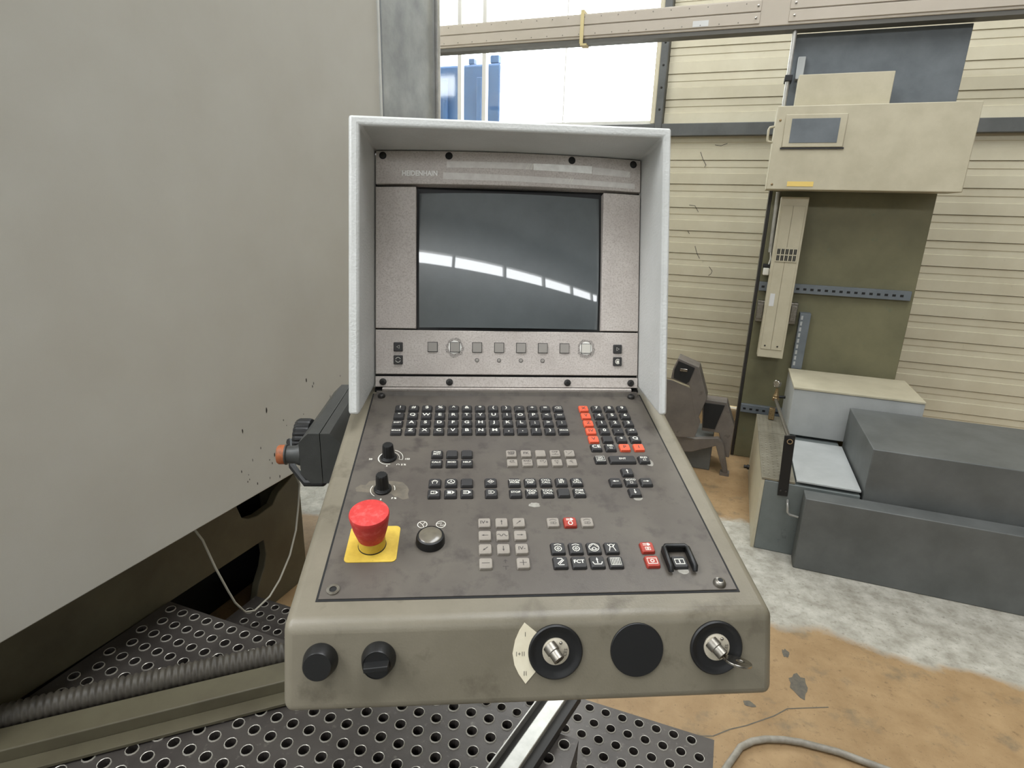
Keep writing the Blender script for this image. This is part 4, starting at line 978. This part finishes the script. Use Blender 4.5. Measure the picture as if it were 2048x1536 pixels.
cvr.part('sticker', MB().box((0.212, 3.5345, 0.965), (0.236, 3.5358, 1.035)), 'label_pale')
for x in (0.225, 0.290): cvr.part('screw', MB().lathe([(0.005, 0), (0.004, 0.003), (0.001, 0.0035)], 10, T((x, 3.536, 0.74)) @ RX(PI/2)), 'dark_steel')

hx = Thing('carriage_housing', 'beige carriage housing with small window and bar handle under the beam', 'housing', (0.45, 3.55, 1.57))
hx.part('box', MB().box((0.105, 3.40, 1.576), (0.95, 3.612, 1.965)), 'gantry_beige', bevel=0.004)
wf = hx.part('window_frame', MB().box((0.148, 3.392, 1.775), (0.42, 3.3995, 1.925)), 'gantry_beige', bevel=0.003)
hx.part('window_pane', MB().box((0.178, 3.390, 1.795), (0.39, 3.3919, 1.905)), 'blue_grey', parent=wf)
hx.part('frame_edge', MB().box((0.142, 3.394, 1.766), (0.426, 3.3998, 1.774)), 'dark_steel')
hx.part('handle', MB().tube([(0.105, 3.43, 1.875), (0.083, 3.43, 1.872), (0.078, 3.43, 1.862), (0.078, 3.43, 1.815), (0.083, 3.43, 1.805), (0.105, 3.43, 1.802)], 0.006, 10), 'gantry_beige', smooth=True)
hx.part('warning_label', MB().box((0.20, 3.3978, 1.592), (0.32, 3.3996, 1.615)), 'label_yellow')
for x, z_ in ((0.125, 1.90), (0.13, 1.60)): hx.part('screw', MB().lathe([(0.006, 0), (0.005, 0.003), (0.002, 0.004)], 10, T((x, 3.40, z_)) @ RX(PI/2)), 'brass')
hx.part('upper_cover', MB().box((0.185, 3.50, 1.966), (0.6, 3.612, 2.12)), 'gantry_beige', bevel=0.003)

# coolant tank with tread lid, cabinet, light box, gauge
tk_ = Thing('coolant_tank', 'scuffed grey tank with tread plate lid on the floor', 'tank', (0.33, 3.0, 0))
tk_.part('tank_body', MB().box((0.25, 2.575, 0.0), (0.62, 3.47, 0.338)), 'tank_grey', bevel=0.004)
tk_.part('side_sheet', MB().box((0.236, 2.578, 0.0), (0.2495, 3.47, 0.338)), 'gantry_beige')
for ea, eb in ((2.577, 3.172), (3.18, 3.475)):
    lid = tk_.part('tread_lid', MB().box((0.236, ea, 0.340), (0.37, eb, 0.350)), 'tread', bevel=0.001)
    bm = MB(); k = 0
    e_ = ea + 0.02
    while e_ < eb - 0.01:
        for q in range(6):
            x = 0.246 + 0.021*q; s_ = 1 if (k+q) % 2 else -1
            bm.add([(x-0.006, e_-0.004*s_, 0.3502), (x, e_-0.003, 0.3515), (x+0.006, e_+0.004*s_, 0.3502), (x, e_+0.003, 0.3515)], [(0, 1, 2, 3)])
        e_ += 0.016; k += 1
    tk_.part('tread_bumps', bm, 'tread', parent=lid, kind='stuff')
tk_.part('front_handle', MB().tube([(0.352, 2.574, 0.262), (0.350, 2.545, 0.258), (0.352, 2.54, 0.25), (0.356, 2.54, 0.222), (0.366, 2.54, 0.212), (0.40, 2.54, 0.207)], 0.005, 10), 'rail_steel', smooth=True)
tk_.part('side_fitting', MB().lathe([(0.014, 0), (0.014, 0.012), (0.010, 0.014), (0.010, 0.03)], 12, T((0.236, 3.40, 0.045)) @ RY(-PI/2)), 'dark_steel', smooth=True)
br = Thing('pipe_bracket', 'black flat bar bracket standing at the tank front', 'bracket', (0.32, 2.555, 0.31))
br.part('bar', MB().prism([(0.308, 0.28), (0.348, 0.283), (0.337, 0.565), (0.295, 0.557)], -2.5735, -2.5665, Matrix(((1, 0, 0, 0), (0, 0, -1, 0), (0, 1, 0, 0), (0, 0, 0, 1)))), 'matte_black', bevel=0.001)
br.part('pipe_socket', MB().lathe([(0.012, 0), (0.012, 0.01), (0.008, 0.01), (0.008, 0.002)], 16, T((0.318, 2.566, 0.538)) @ RX(PI/2), caps=False), 'chrome', smooth=True)
for x in (0.317, 0.338): br.part('bolt', MB().lathe([(0.005, 0), (0.005, 0.003), (0.003, 0.004)], 8, T((x, 2.566, 0.305)) @ RX(PI/2)), 'dark_steel')
pg = Thing('pressure_gauge', 'small round pressure gauge on brass valve with steel pipe', 'gauge', (0.318, 3.4, 0.36))
pg.part('pipe', MB().tube([(0.318, 2.58, 0.538), (0.315, 3.0, 0.507), (0.313, 3.38, 0.475)], 0.0085, 12), 'dull_steel', smooth=True)
pg.part('valve_body', MB().lathe([(0.012, 0), (0.018, 0.004), (0.018, 0.02), (0.013, 0.024), (0.016, 0.03), (0.010, 0.045), (0.007, 0.075)], 10, T((0.313, 3.39, 0.465))), 'brass', smooth=True)
pg.part('valve_branch', MB().tube([(0.314, 3.39, 0.49), (0.36, 3.40, 0.49)], 0.008, 10), 'matte_black', smooth=True)
pg.part('valve_foot', MB().box((0.292, 3.39, 0.3525), (0.322, 3.42, 0.42)), 'brass', bevel=0.004)
gg = pg.part('gauge_case', MB().lathe([(0.020, 0), (0.020, 0.016), (0.018, 0.018), (0.017, 0.016), (0.001, 0.0158)], 24, T((0.313, 3.395, 0.565)) @ RZ(math.radians(-35)) @ RX(PI/2)), 'chrome', smooth=True)
lb = Thing('light_grey_cabinet', 'light grey box cabinet standing on the tank behind the gauge', 'cabinet', (0.6, 3.3, 0.35))
lb.part('box', MB().box((0.372, 3.19, 0.352), (0.95, 3.58, 0.60)), 'light_grey_box', bevel=0.004)
lb.part('lid', MB().box((0.370, 3.185, 0.601), (0.95, 3.59, 0.612)), 'gantry_beige', bevel=0.002)
cbn = Thing('grey_cabinet', 'dark grey floor cabinet at the right edge in front of the tank', 'cabinet', (0.9, 2.8, 0))
cbn.part('body', MB().box((0.405, 2.474, 0.0), (1.5, 2.564, 0.33)), 'steel_grey', bevel=0.004)
cbn.part('body_rear', MB().box((0.63, 2.58, 0.0), (1.5, 3.15, 0.55)), 'steel_grey', bevel=0.004)
cbn.part('top_sheet', MB().box((0.375, 2.58, 0.3515), (0.62, 3.10, 0.358)), 'light_grey_box')

# chip chute in front of the wall
ch = Thing('chip_chute', 'grey sheet metal chip chute with upright mouth on the floor', 'chute', (-0.1, 3.3, 0))
def quadbox(a, b, c, d, e0_, e1_):
    """a side outline given as (d, z) points with depth e0..e1"""
    return MB().prism([a, b, c, d], -e1_, -e0_, Matrix(((1, 0, 0, 0), (0, 0, -1, 0), (0, 1, 0, 0), (0, 0, 0, 1))))
MDZ = Matrix(((1, 0, 0, 0), (0, 0, -1, 0), (0, 1, 0, 0), (0, 0, 0, 1)))
ch.part('mouth', MB().prism([(-0.245, 0.60), (-0.222, 0.668), (-0.105, 0.628), (-0.043, 0.455), (-0.085, 0.30), (-0.145, 0.515), (-0.25, 0.545)], -3.42, -3.30, MDZ), 'chute_grey', bevel=0.003)
ch.part('mouth_rim', MB().prism([(-0.236, 0.60), (-0.219, 0.652), (-0.128, 0.622), (-0.148, 0.545), (-0.162, 0.528), (-0.235, 0.552)], -3.299, -3.292, MDZ), 'black_gap')
ch.part('chip_tray', MB().box((-0.205, 3.285, 0.598), (-0.165, 3.2915, 0.614)), 'chrome', bevel=0.002)
ch.part('front_plate', MB().prism([(-0.42, 0.55), (-0.25, 0.535), (-0.138, 0.50), (-0.062, 0.31), (-0.082, 0.215), (-0.17, 0.20), (-0.42, 0.24)], -3.31, -3.301, MDZ), 'chute_grey', bevel=0.002)
ch.part('side_box', MB().prism([(-0.07, 0.43), (0.066, 0.428), (0.122, 0.29), (0.118, 0.10), (0.092, 0.10), (0.045, 0.24), (-0.05, 0.24), (-0.055, 0.32)], -3.46, -3.36, MDZ), 'chute_grey', bevel=0.003)
ch.part('side_recess', MB().prism([(-0.055, 0.41), (0.055, 0.41), (0.02, 0.262), (-0.045, 0.262)], -3.3599, -3.352, MDZ), 'black_gap')
ch.part('leg_bar', MB().prism([(-0.42, 0.215), (-0.08, 0.20), (0.045, 0.225), (0.075, 0.195), (0.122, 0.02), (0.095, 0.02), (0.038, 0.175), (-0.09, 0.115), (-0.42, 0.08)], -3.35, -3.315, MDZ), 'chute_grey', bevel=0.003)
ch.part('lower_body', MB().box((-0.6, 3.36, 0.0), (0.02, 3.60, 0.20)), 'steel_grey', bevel=0.004)
ch.part('foot', MB().box((0.08, 3.315, 0.0), (0.13, 3.36, 0.02)), 'chute_grey')

# ================================================================== lettering: outlines turned into meshes
bpy.context.view_layer.update()
dg = bpy.context.evaluated_depsgraph_get()
for src, name, parent, M, material in LETTERS:
    me = bpy.data.meshes.new_from_object(src.evaluated_get(dg)); me.name = name
    if not me.materials: me.materials.append(MATS[material])
    link(name, me, parent, M)
for src, *_ in LETTERS:
    cu = src.data; bpy.data.objects.remove(src); bpy.data.curves.remove(cu)
